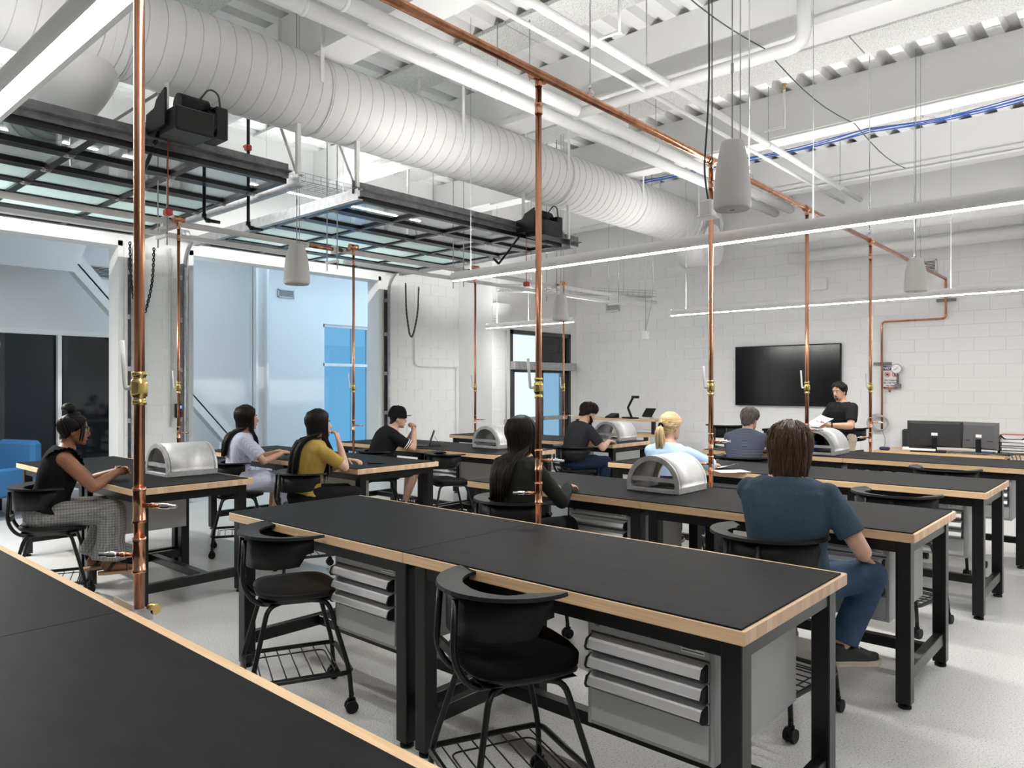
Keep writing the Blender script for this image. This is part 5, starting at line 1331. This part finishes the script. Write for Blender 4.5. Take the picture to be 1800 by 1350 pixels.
c = seat(*q, 'man in a black cap and black tee with white sleeve stripes, hands at his mouth', dict(build=1.1, skin='skin_light', hair=('short', 'hair_dark_brown'), cap=True, lean=24, hunch=0.03, head=(0, 6, 0), zp=0.69, shirt=('cloth_tee_black', 0.78, -0.02), cuff_stripes=True, pants=('shorts', 0.92, 1.1), shoes='sneaker', three_stripes=True, sole='sole_white', seed=5,
    arms={1: dict(w=(0.05, 0.44, 1.13), d=(-0.5, -0.1, 0.8), pn=(-0.6, -0.7, 0), curl=1.2, pole=(0.35, 0.6, -1)), -1: dict(w=(-0.03, 0.45, 1.13), d=(0.5, -0.1, 0.8), pn=(0.6, -0.7, 0), curl=1.2, pole=(-0.35, 0.6, -1))},
    legs={1: ((0.16, 0.43, 0.69), (0.15, 0.30, 0.30)), -1: ((-0.12, 0.43, 0.69), (-0.12, 0.38, 0.30))}))
stool(c[0], c[1], q[2]-6, 'black stool under the man in the black cap')
q = (-3.27, 3.66, -4)
c = seat(*q, 'long-haired woman in a dark green jacket seated behind a copper drop', dict(fem=True, build=1.06, skin='skin_light', hair=('long', 'hair_dark_brown'), hair_len=0.34, lean=8, head=(-22, 0, 0), zp=0.685, shirt=('cloth_green', 1.95, -0.04), shirt_name='jacket', fold=0.009, pants=('cloth_black', 1.9, 1.1), shoes='flat', seed=6, vox=0.007, arms=fwd(0.12, 0.42)))
stool(c[0], c[1], q[2]-12, 'black stool under the woman in the dark green jacket')
q = (-5.63, 7.45, -18)
c = seat(*q, 'bearded man in a charcoal tee bent over his bench', dict(build=1.04, skin='skin_light', hair=('short', 'hair_dark_brown'), hair_vol=1.6, beard='full', lean=17, hunch=0.03, head=(-4, 26, 0), zp=0.70, size=1.02, shirt=('cloth_charcoal', 0.75, -0.03), pants=('denim_dark', 1.92, 1.05), seed=7, arms=fwd(0.13, 0.46)))
stool(c[0], c[1], q[2]-4, 'black stool under the bearded man')
q = (-3.25, 5.62, 2)
c = seat(*q, 'woman with a blond ponytail in a light blue shirt at the bench', dict(fem=True, build=1.05, skin='skin_light', hair=('ponytail', 'hair_blond'), brow='hair_blond', lean=6, head=(-14, 3, 0), zp=0.665, shirt=('cloth_sky', 0.98, -0.02), puff=1.05, pants=('denim_dark', 1.92, 1.05), seed=8,
    arms={1: dict(w=(0.20, 0.46, T), d=(0.1, 1, -0.1), curl=0.4, pole=(0.9, -0.3, -0.3)), -1: dict(w=(-0.08, 0.45, T), d=(0.3, 1, -0.1), curl=0.4)}))
stool(c[0], c[1], q[2], 'black stool under the blond woman')
q = (-3.44, 7.55, 4)
c = seat(*q, 'man with short greying hair in a navy striped polo shirt', dict(build=1.10, skin='skin_light', hair=('short', 'hair_greyish'), lean=20, hunch=0.03, head=(-12, 10, 0), zp=0.69, shirt=('cloth_stripe', 0.75, -0.05), fold=0.004, pants=('denim_dark', 1.92, 1.1), seed=9,
    arms={1: dict(w=(0.12, 0.50, T), d=(-0.8, 0.6, -0.1), curl=0.4, pole=(1, -0.1, -0.3)), -1: dict(w=(-0.10, 0.48, T), d=(0.5, 0.9, -0.1), curl=0.4)}))
stool(c[0], c[1], q[2], 'black stool under the man in the navy polo')
q = (-1.46, 3.73, 4)
c = seat(*q, 'man with shaggy brown hair in a blue tee and jeans seen from behind', dict(build=1.10, skin='skin_light', hair=('mop', 'hair_brown'), hair_vol=0.95, lean=2, hunch=0.01, size=1.03, head=(6, 2, 0), head_size=1.03, neck_tip=(0, 0.03, 0.525), zp=0.675, shirt=('cloth_blue_tee', 0.72, -0.08), shirt_fit=1.10, fold=0.008, cvox=0.008, vox=0.0065, pants=('denim', 1.93, 1.12), seed=10, sole='shoe_sole',
    arms={1: dict(w=loc2(-1.46, 3.73, 4, -1.17, 4.00, 0.785), d=(0.2, 0.75, -0.6), pn=(-0.2, -0.3, -1), curl=0.35, pole=(0.45, -1, -0.1)), -1: dict(w=loc2(-1.46, 3.73, 4, -1.52, 4.16, 0.955), d=(1, 0.25, 0), curl=0.35, pole=(-0.9, -0.2, -0.5))},
    legs={1: (loc2(-1.46, 3.73, 4, -1.15, 4.06, 0.685), loc2(-1.46, 3.73, 4, -1.27, 3.96, 0.315)), -1: ((-0.14, 0.41, 0.68), (-0.12, 0.34, 0.315))}, foot_dir={1: (0.75, 0.66, 0)}))
stool(-1.54, 3.69, -6, 'black stool under the man in the blue tee')
person('instructor in a black tee and khaki trousers standing with papers near the television', (-3.42, 10.72, 0), 152, dict(build=1.06, skin='skin_tan', hair=('short', 'hair_black'), beard='goatee', lean=2, head=(10, 10, 0), zp=0.945, arm_r=1.15, shirt=('cloth_tee_black', 0.74, -0.06), shirt_fit=1.03, pants=('khaki', 1.96, 1.15), belt='black_fabric', watch=-1, seed=11,
    arms={1: dict(w=(0.07, 0.30, 1.13), d=(-0.3, 1, 0.1), pn=(-0.4, 0, 1), curl=0.7, pole=(0.9, -0.5, -0.6)), -1: dict(w=(-0.10, 0.30, 1.13), d=(0.3, 1, 0.1), pn=(0.4, 0, 1), curl=0.7, pole=(-0.9, -0.5, -0.6))},
    legs={1: ((0.10, 0.02, 0.50), (0.11, -0.01, 0.083)), -1: ((-0.10, 0.02, 0.50), (-0.11, -0.01, 0.083))}))
def sheet(x, y, z, w, h, rz, label, tilt=0, curlv=0.0, name='paper_sheet', group=None):
    b = B(); n = 8; vs = []; fs = []
    for i in range(n+1):
        f = i/n
        zc = curlv*(f*f)
        vs += [(-w/2+w*f, -h/2, zc), (-w/2+w*f, h/2, zc*0.7), (-w/2+w*f, -h/2, zc+0.0008), (-w/2+w*f, h/2, zc*0.7+0.0008)]
    for i in range(n): fs += [(4*i, 4*i+1, 4*i+5, 4*i+4), (4*i+2, 4*i+6, 4*i+7, 4*i+3)]
    o = obj(name, B().add(vs, fs, True), 'paper', None, (x, y, z), (tilt, 0, rz)); return tag(o, label, 'paper', group)
sheet(-3.60, 10.38, 1.17, 0.21, 0.28, R(152), 'white papers held by the instructor', R(-22), 0.05)
sheet(-3.02, 6.18, 0.921, 0.28, 0.21, R(15), 'white paper with a curled corner beside the blond woman', 0, 0.06)
sheet(-2.86, 6.05, 0.921, 0.21, 0.28, R(-40), 'white paper lying flat by the copper drop of the blond woman')

# ------------------------------------------------------------------ television wall
t = thing('television', 'large black flat screen television on the block wall', 'television', (-5.01, YF-0.01, 1.857))
obj('bezel', B().rbox((-0.925, -0.065, -0.53), (0.925, -0.02, 0.53), 0.006), 'black_plastic', t)
obj('screen', B().box((-0.908, -0.0665, -0.512), (0.908, -0.065, 0.512)), 'tv_screen', t)
obj('wall_mount', B().box((-0.3, -0.02, -0.2), (0.3, -0.002, 0.2)), 'black_steel', t)
t = thing('notice_sign', 'white notice sign with blue heading beside the copper pipe', 'sign', (-3.335, YF-0.012, 1.82))
obj('sign_plate', B().rbox((-0.125, -0.006, -0.18), (0.125, 0, 0.18), 0.002), 'paper', t)
obj('heading_band', B().box((-0.118, -0.0075, 0.10), (0.118, -0.006, 0.172)), 'ink_navy', t)
text_mesh('NOTICE', 0.062, 'paper', t, (0, -0.009, 0.136), (R(90), 0, 0), bold=0.002)
for i, s_ in enumerate(('No Cameras', 'No Cell Phones', 'No Video')):
    text_mesh(s_, 0.036, 'ink', t, (0, -0.008, -0.055-0.043*i), (R(90), 0, 0), bold=0.0007)
for x in (-0.055, 0.055):
    obj('prohibition_ring', B().tube([(x+0.036*math.cos(a), -0.008, 0.035+0.036*math.sin(a)) for a in [2*PI*i/24 for i in range(24)]], 0.005, 5, closed=True).tube([(x-0.026, -0.008, 0.061), (x+0.026, -0.008, 0.009)], 0.004, 5), 'ink_red', t)
obj('camera_symbol', B().box((-0.075, -0.0075, 0.020), (-0.035, -0.006, 0.048)).box((-0.06, -0.0075, 0.048), (-0.048, -0.006, 0.055)), 'ink', t)
obj('phone_symbol', B().box((0.045, -0.0075, 0.012), (0.065, -0.006, 0.058)), 'ink', t)
t = thing('pressure_gauge', 'round steel pressure gauge in front of the notice sign', 'gauge', (-3.235, YF-0.10, 1.945))
obj('case', B().tube([(0, 0.03, 0), (0, -0.02, 0)], 0.078, 28), 'chrome', t)
obj('dial', B().tube([(0, -0.02, 0), (0, -0.022, 0)], 0.068, 28), 'paper', t)
obj('needle', B().box((-0.04, -0.026, -0.003), (0.03, -0.023, 0.003), RY(-0.6)), 'ink', t)
obj('regulator', B().tube([(0.01, 0.03, -0.08), (0.01, 0.03, -0.30)], 0.018, 10).box((-0.03, 0.01, -0.30), (0.05, 0.06, -0.24)), 'dark_galv', t)
obj('stem', B().tube([(-0.2, 0.04, -0.30), (0.01, 0.04, -0.30)], 0.012, 8).tube([(-0.11, 0.04, -0.30), (-0.11, 0.04, -0.37)], 0.018, 8), 'copper', t)
t = thing('coiled_hose', 'grey air hose coiled on the wall below the notice sign', 'hose', (-3.50, YF-0.06, 1.08))
for k in range(4):
    obj('coil', B().tube([((0.15-0.012*k)*math.cos(a)+0.02*k-0.03, -0.01*k, (0.14-0.01*k)*math.sin(a)) for a in [2*PI*i/32 for i in range(32)]], 0.009, 6, closed=True), 'cable_grey', t)
obj('tail', B().tube(fillet([(0.05, 0, -0.13), (0.10, -0.01, -0.28), (0.06, -0.02, -0.45)], 0.1), 0.009, 6).tube([(0.06, -0.02, -0.45), (0.055, -0.02, -0.53)], 0.014, 8), 'cable_grey', t)
vent(-2.90, YF-0.011, 3.52, 0.42, 0.20, 'white louvred vent high on the television wall near the notice sign', 'y')
vent(-8.65, YF-0.011, 3.32, 0.34, 0.18, 'white louvred vent high on the wall by the corner door', 'y')
tag(obj('access_panel', B().rbox((-0.13, -0.06, -0.1), (0.13, 0, 0.1), 0.006), 'white_paint', None, (-4.45, YF-0.01, 3.40)), 'small white box high on the television wall', 'wall box')
# wall keypads on the pier
for i, (y, lb) in enumerate(((4.08, 'black keypad with a lit screen beside the overhead door, nearer the copper drop'), (4.62, 'black keypad with a lit blue screen beside the slim copper drop'))):
    t = thing('keypad', lb, 'keypad', (XA+0.012, y, 1.32), 0, 'door keypads on the block pier')
    obj('case', B().rbox((0, -0.055, -0.10), (0.045, 0.055, 0.10), 0.008), 'black_plastic', t)
    obj('screen', B().box((0.045, -0.032, 0.03), (0.0465, 0.032, 0.075)), 'screen_blue', t)
    kb = B()
    for a in range(3):
        for c_ in range(3): kb.rbox((0.045, -0.034+0.025*a, -0.075+0.03*c_), (0.05, -0.016+0.025*a, -0.055+0.03*c_), 0.002)
    obj('keys', kb, 'red_plastic', t)
# hoist chains
for (y, z0, z1, lb) in ((4.02, 3.55, 2.55, 'black hoist chain loop beside the bracketed copper drop'), (8.72, 3.50, 2.55, 'black hoist chain loop beside the blue corridor window')):
    pts = [(XA+0.25, y-0.14, z0), (XA+0.25, y-0.13, (z0+z1)/2), (XA+0.25, y-0.05, z1+0.06), (XA+0.25, y, z1), (XA+0.25, y+0.06, z1+0.12), (XA+0.25, y+0.15, (z0+z1)/2), (XA+0.25, y+0.17, z0)]
    b = B(); P_ = fillet(pts, 0.2, 8); d_ = 0
    tot = [(Vector(P_[i+1])-Vector(P_[i])).length for i in range(len(P_)-1)]
    L_ = sum(tot); n = int(L_/0.035)
    for i in range(n):
        s_ = L_*i/n; j = 0
        while j < len(tot)-1 and s_ > tot[j]: s_ -= tot[j]; j += 1
        a = Vector(P_[j]).lerp(Vector(P_[j+1]), min(1, s_/max(tot[j], 1e-5))); dv = (Vector(P_[j+1])-Vector(P_[j])).normalized()
        sdv = Vector((1, 0, 0)) if i % 2 else dv.cross(Vector((1, 0, 0))).normalized()
        b.tube([a+dv*0.024*math.cos(w)+sdv*0.014*math.sin(w) for w in [2*PI*k/8 for k in range(8)]], 0.008, 4, closed=True)
    tag(obj('hoist_chain', b, 'black_steel'), lb, 'chain', 'hoist chain loops of the overhead doors')
# wall conduits
def conduit(pts, r, label, mat='white_paint', cat='conduit'):
    p0 = Vector(pts[0]); return tag(obj('wall_conduit', B().tube(fillet([Vector(p)-p0 for p in pts], 0.12), r, 8), mat, None, tuple(p0)), label, cat)
conduit([(XA+0.035, 8.98, 3.55), (XA+0.035, 8.98, 2.05), (XA+0.035, 10.1, 2.05)], 0.016, 'white conduit bending along the wall between overhead door and corner door')
conduit([(XA+0.035, 10.05, 2.05), (XA+0.04, 10.05, 0.1)], 0.014, 'white conduit dropping in the corner of the wall step')
conduit([(XB+0.03, 10.52, 2.75), (XB+0.03, 10.52, 1.0)], 0.014, 'white conduit beside the corner door', 'conduit_grey')
conduit([(XA+0.03, 4.50, 3.6), (XA+0.03, 4.50, 1.1)], 0.014, 'thin conduit down the block pier to the keypad', 'conduit_grey')
tag(obj('junction_box', B().rbox((0, -0.05, -0.06), (0.06, 0.05, 0.06), 0.006), 'galvanised', None, (XB+0.01, 10.52, 0.98)), 'small grey junction box beside the corner door', 'junction box')
t = thing('power_drop', 'hanging power cord with a small white box near the far corner', 'power drop', (-6.7, 10.9, 2.52))
obj('cord', B().tube([(0, 0, 0.1), (0, 0, 2.9)], 0.007, 6).tube(fillet([(0, 0, 0.1), (0.05, 0, 0.3), (0.15, 0, 0.7), (0.12, 0, 2.9)], 0.2), 0.005, 5), 'cable_grey', t)
obj('outlet_box', B().rbox((-0.05, -0.05, -0.05), (0.05, 0.05, 0.09), 0.008), 'white_paint', t)
t = thing('power_drop', 'hanging green corded receptacle box beside the big pendant speaker', 'power drop', (-2.35, 4.62, 2.83))
obj('cord', B().tube(fillet([(0, 0, 0.1), (-0.03, 0, 0.3), (0.01, 0, 0.8), (0, 0, 2.6)], 0.3), 0.007, 6).tube([(0.03, 0, 0.1), (0.03, 0, 2.6)], 0.004, 5), 'cable_dark', t)
obj('outlet_box', B().rbox((-0.045, -0.045, -0.02), (0.045, 0.045, 0.09), 0.01), 'white_paint', t)
obj('flange', B().rbox((-0.06, -0.06, -0.03), (0.06, 0.06, -0.018), 0.006), 'white_paint', t)
tag(obj('floor_conduit', B().tube([(0, 0, 0), (0, 0, 0.84)], 0.042, 18).tube([(0, 0, 0), (0, 0, 0.02)], 0.05, 18), 'white_paint', None, (-3.07, 4.9, 0)), 'short white floor conduit rising under the bench behind the empty stool', 'conduit')

# ------------------------------------------------------------------ instructor desk
t = thing('desk', 'light wood desk with black frame below the notice sign', 'desk', (-3.22, 11.42, 0))
DW, DD = 1.60, 0.85
obj('desk_top', B().rbox((0, 0, 0.70), (DW, DD, 0.74), 0.004), 'maple_desk', t)
obj('desk_top', B().rbox((DW-0.02, 0.35, 0.70), (DW+0.35, 1.1, 0.739), 0.004), 'maple_desk', t)
obj('modesty_panel', B().box((0.05, 0.04, 0.58), (DW-0.05, 0.06, 0.70)), 'black_steel', t)
for x in (0.05, DW-0.11):
    for y in (0.05, DD-0.11): obj('leg', B().box((x, y, 0), (x+0.06, y+0.06, 0.70)), 'black_steel', t)
def monitor(x, y, rz, w, h, label, mat):
    t = thing('monitor', label, 'monitor', (x, y, 0.741), R(rz), 'monitors on the instructor desk')
    obj('stand_base', B().rbox((-0.13, -0.1, 0), (0.13, 0.1, 0.012), 0.005), 'black_plastic', t)
    obj('stand_neck', B().box((-0.03, -0.05, 0.01), (0.03, -0.02, 0.2)), 'black_plastic', t)
    obj('back_cover', B().hull([(-w/2, 0, 0.06), (w/2, 0, 0.06), (-w/2, 0, 0.06+h), (w/2, 0, 0.06+h), (-w/2+0.03, -0.03, 0.08), (w/2-0.03, -0.03, 0.08), (-w/2+0.05, -0.03, 0.02+h), (w/2-0.05, -0.03, 0.02+h)]), mat, t)
    obj('screen', B().box((-w/2, 0, 0.06), (w/2, 0.012, 0.06+h)), 'tv_screen', t)
    obj('sticker', B().box((-0.04, -0.0315, 0.06+h*0.44), (0.04, -0.030, 0.06+h*0.55)), 'paper', t)
    for xx in (-w*0.3, w*0.3): obj('vent_grille', B().box((xx-0.035, -0.0315, 0.06+h*0.30), (xx+0.035, -0.030, 0.06+h*0.34)), 'ink', t)
monitor(-2.52, 11.85, 4, 0.70, 0.37, 'black monitor seen from behind, the one nearer the notice sign', 'monitor_back')
monitor(-1.96, 11.80, -22, 0.50, 0.37, 'black monitor seen from behind, the one nearer the paper trays', 'monitor_back_light')
t = thing('paper_trays', 'black stacked paper trays on the desk', 'paper tray', (-1.60, 12.02, 0.741))
for x in (-0.17, 0.16): obj('side_panel', B().prism([(-0.13, 0), (0.13, 0), (0.13, 0.26), (0.05, 0.26), (-0.13, 0.16)], 0, 0.01, TR(x, 0, 0) @ Matrix(((0, 0, 1, 0), (1, 0, 0, 0), (0, 1, 0, 0), (0, 0, 0, 1)))), 'black_plastic', t)
for z in (0.02, 0.09, 0.16): obj('tray', B().box((-0.17, -0.13, z), (0.17, 0.13, z+0.006)), 'black_plastic', t)
obj('handle', B().tube(fillet([(-0.14, -0.03, 0.24), (-0.10, -0.05, 0.20), (0.10, -0.05, 0.20), (0.14, -0.03, 0.24)], 0.03), 0.010, 8), 'black_plastic', t)
for z, n_, wh in ((0.027, 4, 'bottom'), (0.097, 3, 'middle'), (0.167, 8, 'top')):
    tag(obj('paper_stack', B().rbox((-0.14, -0.12, 0), (0.14, 0.12, 0.004*n_), 0.001), 'paper', None, (-1.60, 12.02, 0.741+z)), 'stack of white paper in the %s black desk tray' % wh, 'paper', 'paper stacks in the desk trays')
tag(obj('folder', B().box((-0.14, -0.1, 0), (0.14, 0.1, 0.006), RX(0.02)), 'red_plastic', None, (-1.60, 12.06, 0.741+0.262)), 'red folder lying on top of the paper trays', 'folder')
tag(obj('keyboard', B().rbox((-0.22, -0.07, 0), (0.22, 0.07, 0.02), 0.006), 'black_plastic', None, (-2.55, 11.62, 0.741), (0, 0, R(4))), 'black keyboard pushed behind the desk monitors', 'keyboard')
t = thing('power_strip', 'white power strip lying on the desk', 'power strip', (-2.62, 11.55, 0.762), R(3))
obj('strip_body', B().rbox((-0.17, -0.025, 0), (0.17, 0.025, 0.03), 0.005), 'paper', t)
obj('plug', B().rbox((-0.24, -0.03, 0), (-0.16, 0.03, 0.045), 0.008), 'paper', t)
tag(obj('glasses_case', B().rbox((-0.07, -0.035, 0), (0.07, 0.035, 0.05), 0.018), 'ink_navy', None, (-3.10, 11.55, 0.741)), 'small dark blue case on the corner of the desk', 'case')
tag(obj('blue_folder', B().rbox((-0.1, -0.06, 0), (0.1, 0.06, 0.02), 0.003), 'blue_plastic', None, (-1.92, 11.95, 0.741), (0, 0, R(-10))), 'flat blue folder beside the desk monitors', 'folder')
random.seed(5)
b = B()
for k in range(6):
    b.tube([(-2.3+0.09*i+0.02*random.uniform(-1, 1), 11.55+0.06*math.sin(i*1.3+k)+0.02*k, 0.752+0.012*abs(math.sin(i*0.9+k*1.7))) for i in range(8)], 0.006, 5)
for k in range(3):
    b.tube(fillet([(-1.66+0.03*k, 11.52, 0.75), (-1.56+0.05*k, 11.46, 0.80), (-1.50+0.03*k, 11.44, 0.6), (-1.52+0.04*k, 11.5, 0.3)], 0.08), 0.007, 5)
tag(obj('desk_cables', b, 'cable_dark'), 'tangle of black cables on and off the end of the desk', 'cable')
t = thing('office_chair', 'dark office chair behind the desk monitors', 'chair', (-2.93, 12.50, 0), R(185))
obj('seat', B().rbox((-0.24, -0.24, 0.44), (0.24, 0.24, 0.52), 0.03), 'monitor_back', t); obj('backrest', B().rbox((-0.21, -0.27, 0.56), (0.21, -0.21, 1.0), 0.025), 'monitor_back', t)
obj('gas_column', B().tube([(0, 0, 0.08), (0, 0, 0.45)], 0.03, 10), 'black_plastic', t); obj('back_stem', B().box((-0.03, -0.25, 0.46), (0.03, -0.22, 0.62)), 'black_plastic', t)
for i in range(5):
    a = 2*PI*i/5; o = obj('base_spoke', B().tube([(0, 0, 0.10), (0.26*math.cos(a), 0.26*math.sin(a), 0.075)], 0.018, 6), 'black_plastic', t)
    obj('caster', B().tube([(0.26*math.cos(a)-0.02, 0.26*math.sin(a), 0.03), (0.26*math.cos(a)+0.02, 0.26*math.sin(a), 0.03)], 0.03, 10).tube([(0.26*math.cos(a), 0.26*math.sin(a), 0.03), (0.26*math.cos(a), 0.26*math.sin(a), 0.075)], 0.01, 6), 'black_plastic', o)
stool(-5.28, 10.95, 12, 'tall black stool against the wall below the television, away from the instructor', 1.16)
stool(-3.63, 11.58, 15, 'tall black stool behind the instructor', 1.15)

# far corner demonstration bench
t = thing('riser_bench', 'black framed demonstration bench with raised wood shelf in the far corner', 'workbench', (-8.75, 11.35, 0))
BW = 1.80
obj('lower_top', B().rbox((0, 0, 0.76), (BW, 0.75, 0.80), 0.004), 'maple_desk', t)
obj('upper_shelf', B().rbox((-0.02, 0.25, 1.03), (BW+0.02, 0.75, 1.065), 0.004), 'maple_desk', t)
for x in (0.02, BW-0.08):
    for y in (0.02, 0.67): obj('leg', B().box((x, y, 0), (x+0.06, y+0.06, 1.03 if y > 0.3 else 0.76)), 'black_steel', t)
    obj('post', B().box((x, 0.28, 0.80), (x+0.06, 0.34, 1.03)), 'black_steel', t)
    obj('side_rail', B().box((x+0.01, 0.08, 0.15), (x+0.05, 0.67, 0.2)), 'black_steel', t)
t = thing('document_camera', 'black folding document camera on the raised shelf', 'document camera', (-7.60, 11.82, 1.066), R(-25))
obj('base', B().rbox((-0.16, -0.09, 0), (0.16, 0.09, 0.025), 0.006), 'black_plastic', t)
obj('lower_arm', B().tube([(0.05, 0, 0.02), (-0.08, 0, 0.20)], 0.022, 6), 'black_plastic', t)
obj('upper_arm', B().tube([(-0.08, 0, 0.20), (0.11, 0, 0.41)], 0.022, 6), 'black_plastic', t)
obj('camera_head', B().rbox((0.09, -0.04, 0.38), (0.26, 0.04, 0.43), 0.012), 'black_plastic', t)
t = thing('touch_panel', 'small black touch panel tilted on the raised shelf', 'touch panel', (-7.22, 11.78, 1.066), R(-20))
obj('panel', B().rbox((-0.14, -0.01, 0.0), (0.14, 0.01, 0.19), 0.006, TR(0, 0, 0.04) @ RX(-0.6)), 'black_plastic', t)
obj('stand', B().hull([(-0.1, -0.02, 0), (0.1, -0.02, 0), (-0.1, 0.10, 0), (0.1, 0.10, 0), (-0.09, 0.04, 0.08), (0.09, 0.04, 0.08)]), 'conduit_grey', t)
tag(obj('phone_handset', B().hull([(-0.11, -0.09, 0), (0.11, -0.09, 0), (-0.11, 0.09, 0), (0.11, 0.09, 0), (-0.10, 0.09, 0.09), (0.10, 0.09, 0.09), (-0.1, -0.07, 0.03), (0.1, -0.07, 0.03)]), 'black_plastic', None, (-8.0, 11.80, 1.066), (0, 0, R(-10))), 'black desk phone on the raised shelf', 'telephone')

# things on the benches
t = thing('tablet', 'dark tablet propped on its stand in front of the man in the cap', 'tablet', (-6.98, 6.22, 0.918), R(-40))
obj('tablet_body', B().rbox((-0.14, -0.005, 0), (0.14, 0.005, 0.20), 0.004, TR(0, 0, 0.004) @ RX(-0.35)), 'black_plastic', t)
obj('kick_stand', B().box((-0.1, 0.0, 0), (0.1, 0.004, 0.13), TR(0, 0.14, 0) @ RX(0.55)), 'black_plastic', t)
obj('keyboard_flap', B().rbox((-0.14, -0.19, 0), (0.14, -0.005, 0.006), 0.002), 'black_plastic', t)
tag(obj('phone', B().rbox((-0.037, -0.075, 0), (0.037, 0.075, 0.009), 0.003), 'black_plastic', None, (-5.72, 4.42, 0.919), (0, 0, R(-60))), 'black phone lying on the bench by the mustard shirt woman', 'phone')
t = thing('equipment_case', 'dark grey open case in front of the man in the navy polo', 'case', (-3.40, 8.62, 0.918))
obj('case_body', B().hull([(-0.17, -0.13, 0), (0.17, -0.13, 0), (-0.17, 0.13, 0), (0.17, 0.13, 0), (-0.20, -0.15, 0.24), (0.20, -0.15, 0.24), (-0.2, 0.15, 0.24), (0.2, 0.15, 0.24)]), 'monitor_back', t)
obj('rim', B().box((-0.21, -0.16, 0.22), (0.21, 0.16, 0.245)), 'black_plastic', t)
for i, (x, y) in enumerate(((-3.30, 8.85), (-3.05, 8.78))):
    b = B(); vs = []; fs = []; n = 16
    t = thing('welding_helmet', 'black domed welding helmet on the bench, ' + ('behind the grey case' if i == 0 else 'nearer the half-round shell'), 'helmet', (x, y, 0.918), R(20-30*i), 'black welding helmets')
    obj('shell', B().tube([(0, -0.13, 0.10), (0, -0.11, 0.10), (0, 0.0, 0.11), (0, 0.09, 0.10), (0, 0.13, 0.09)], [(0.10, 0.10), (0.145, 0.12), (0.155, 0.16), (0.13, 0.12), (0.05, 0.05)], 20, up=(0, 0, 1)), 'black_plastic', t)
    obj('visor', B().box((-0.06, -0.137, 0.08), (0.06, -0.128, 0.16)), 'dark_glass', t)
    obj('headband', B().tube([(0.165*math.cos(a), 0.02+0.05*math.sin(a), 0.13) for a in [2*PI*i2/20 for i2 in range(20)]], 0.01, 6, closed=True), 'black_plastic', t)
for (x, y, z, lb) in ((-3.12, 8.55, 0.918, 'blue plastic bin with a white label beside the grey case'), (-4.02, 8.62, 0.918, 'blue plastic bin at the bench end nearest the bearded man')):
    t = thing('parts_bin', lb, 'bin', (x, y, z), 0, 'blue plastic parts bins')
    obj('bin_body', B().box((-0.08, -0.10, 0), (0.08, 0.10, 0.006)).box((-0.08, -0.10, 0), (-0.075, 0.10, 0.11)).box((0.075, -0.10, 0), (0.08, 0.10, 0.11)).box((-0.08, 0.095, 0), (0.08, 0.10, 0.11)).box((-0.08, -0.10, 0), (0.08, -0.095, 0.085)), 'blue_plastic', t)
    obj('rim', B().box((-0.088, -0.108, 0.105), (-0.074, 0.108, 0.115)).box((0.074, -0.108, 0.105), (0.088, 0.108, 0.115)), 'blue_plastic', t)
    obj('bin_label', B().box((-0.05, -0.102, 0.03), (0.05, -0.1005, 0.06)), 'paper', t)
tag(obj('flat_file', B().rbox((-0.09, -0.012, 0), (0.09, 0.012, 0.008), 0.002), 'black_steel', None, (-2.95, 8.38, 1.198), (0, 0, R(-35))), 'small dark tool lying on the furnace shell in front of the instructor', 'tool')
# blue lounge chair in the corridor
t = thing('lounge_chair', 'blue upholstered lounge chair standing beyond the overhead door', 'armchair', (-11.35, 2.62, 0), R(200))
obj('seat', B().rbox((-0.32, -0.30, 0.28), (0.32, 0.34, 0.46), 0.04), 'blue_fabric', t)
obj('backrest', B().rbox((-0.36, -0.42, 0.28), (0.36, -0.26, 0.95), 0.05), 'blue_fabric', t)
for x in (-0.38, 0.30): obj('arm', B().rbox((x, -0.38, 0.25), (x+0.09, 0.32, 0.62), 0.03), 'blue_fabric', t)
for x in (-0.28, 0.28):
    for y in (-0.28, 0.28): obj('leg', B().tube([(x, y, 0), (x*0.95, y*0.95, 0.28)], [0.014, 0.02], 8), 'black_steel', t)
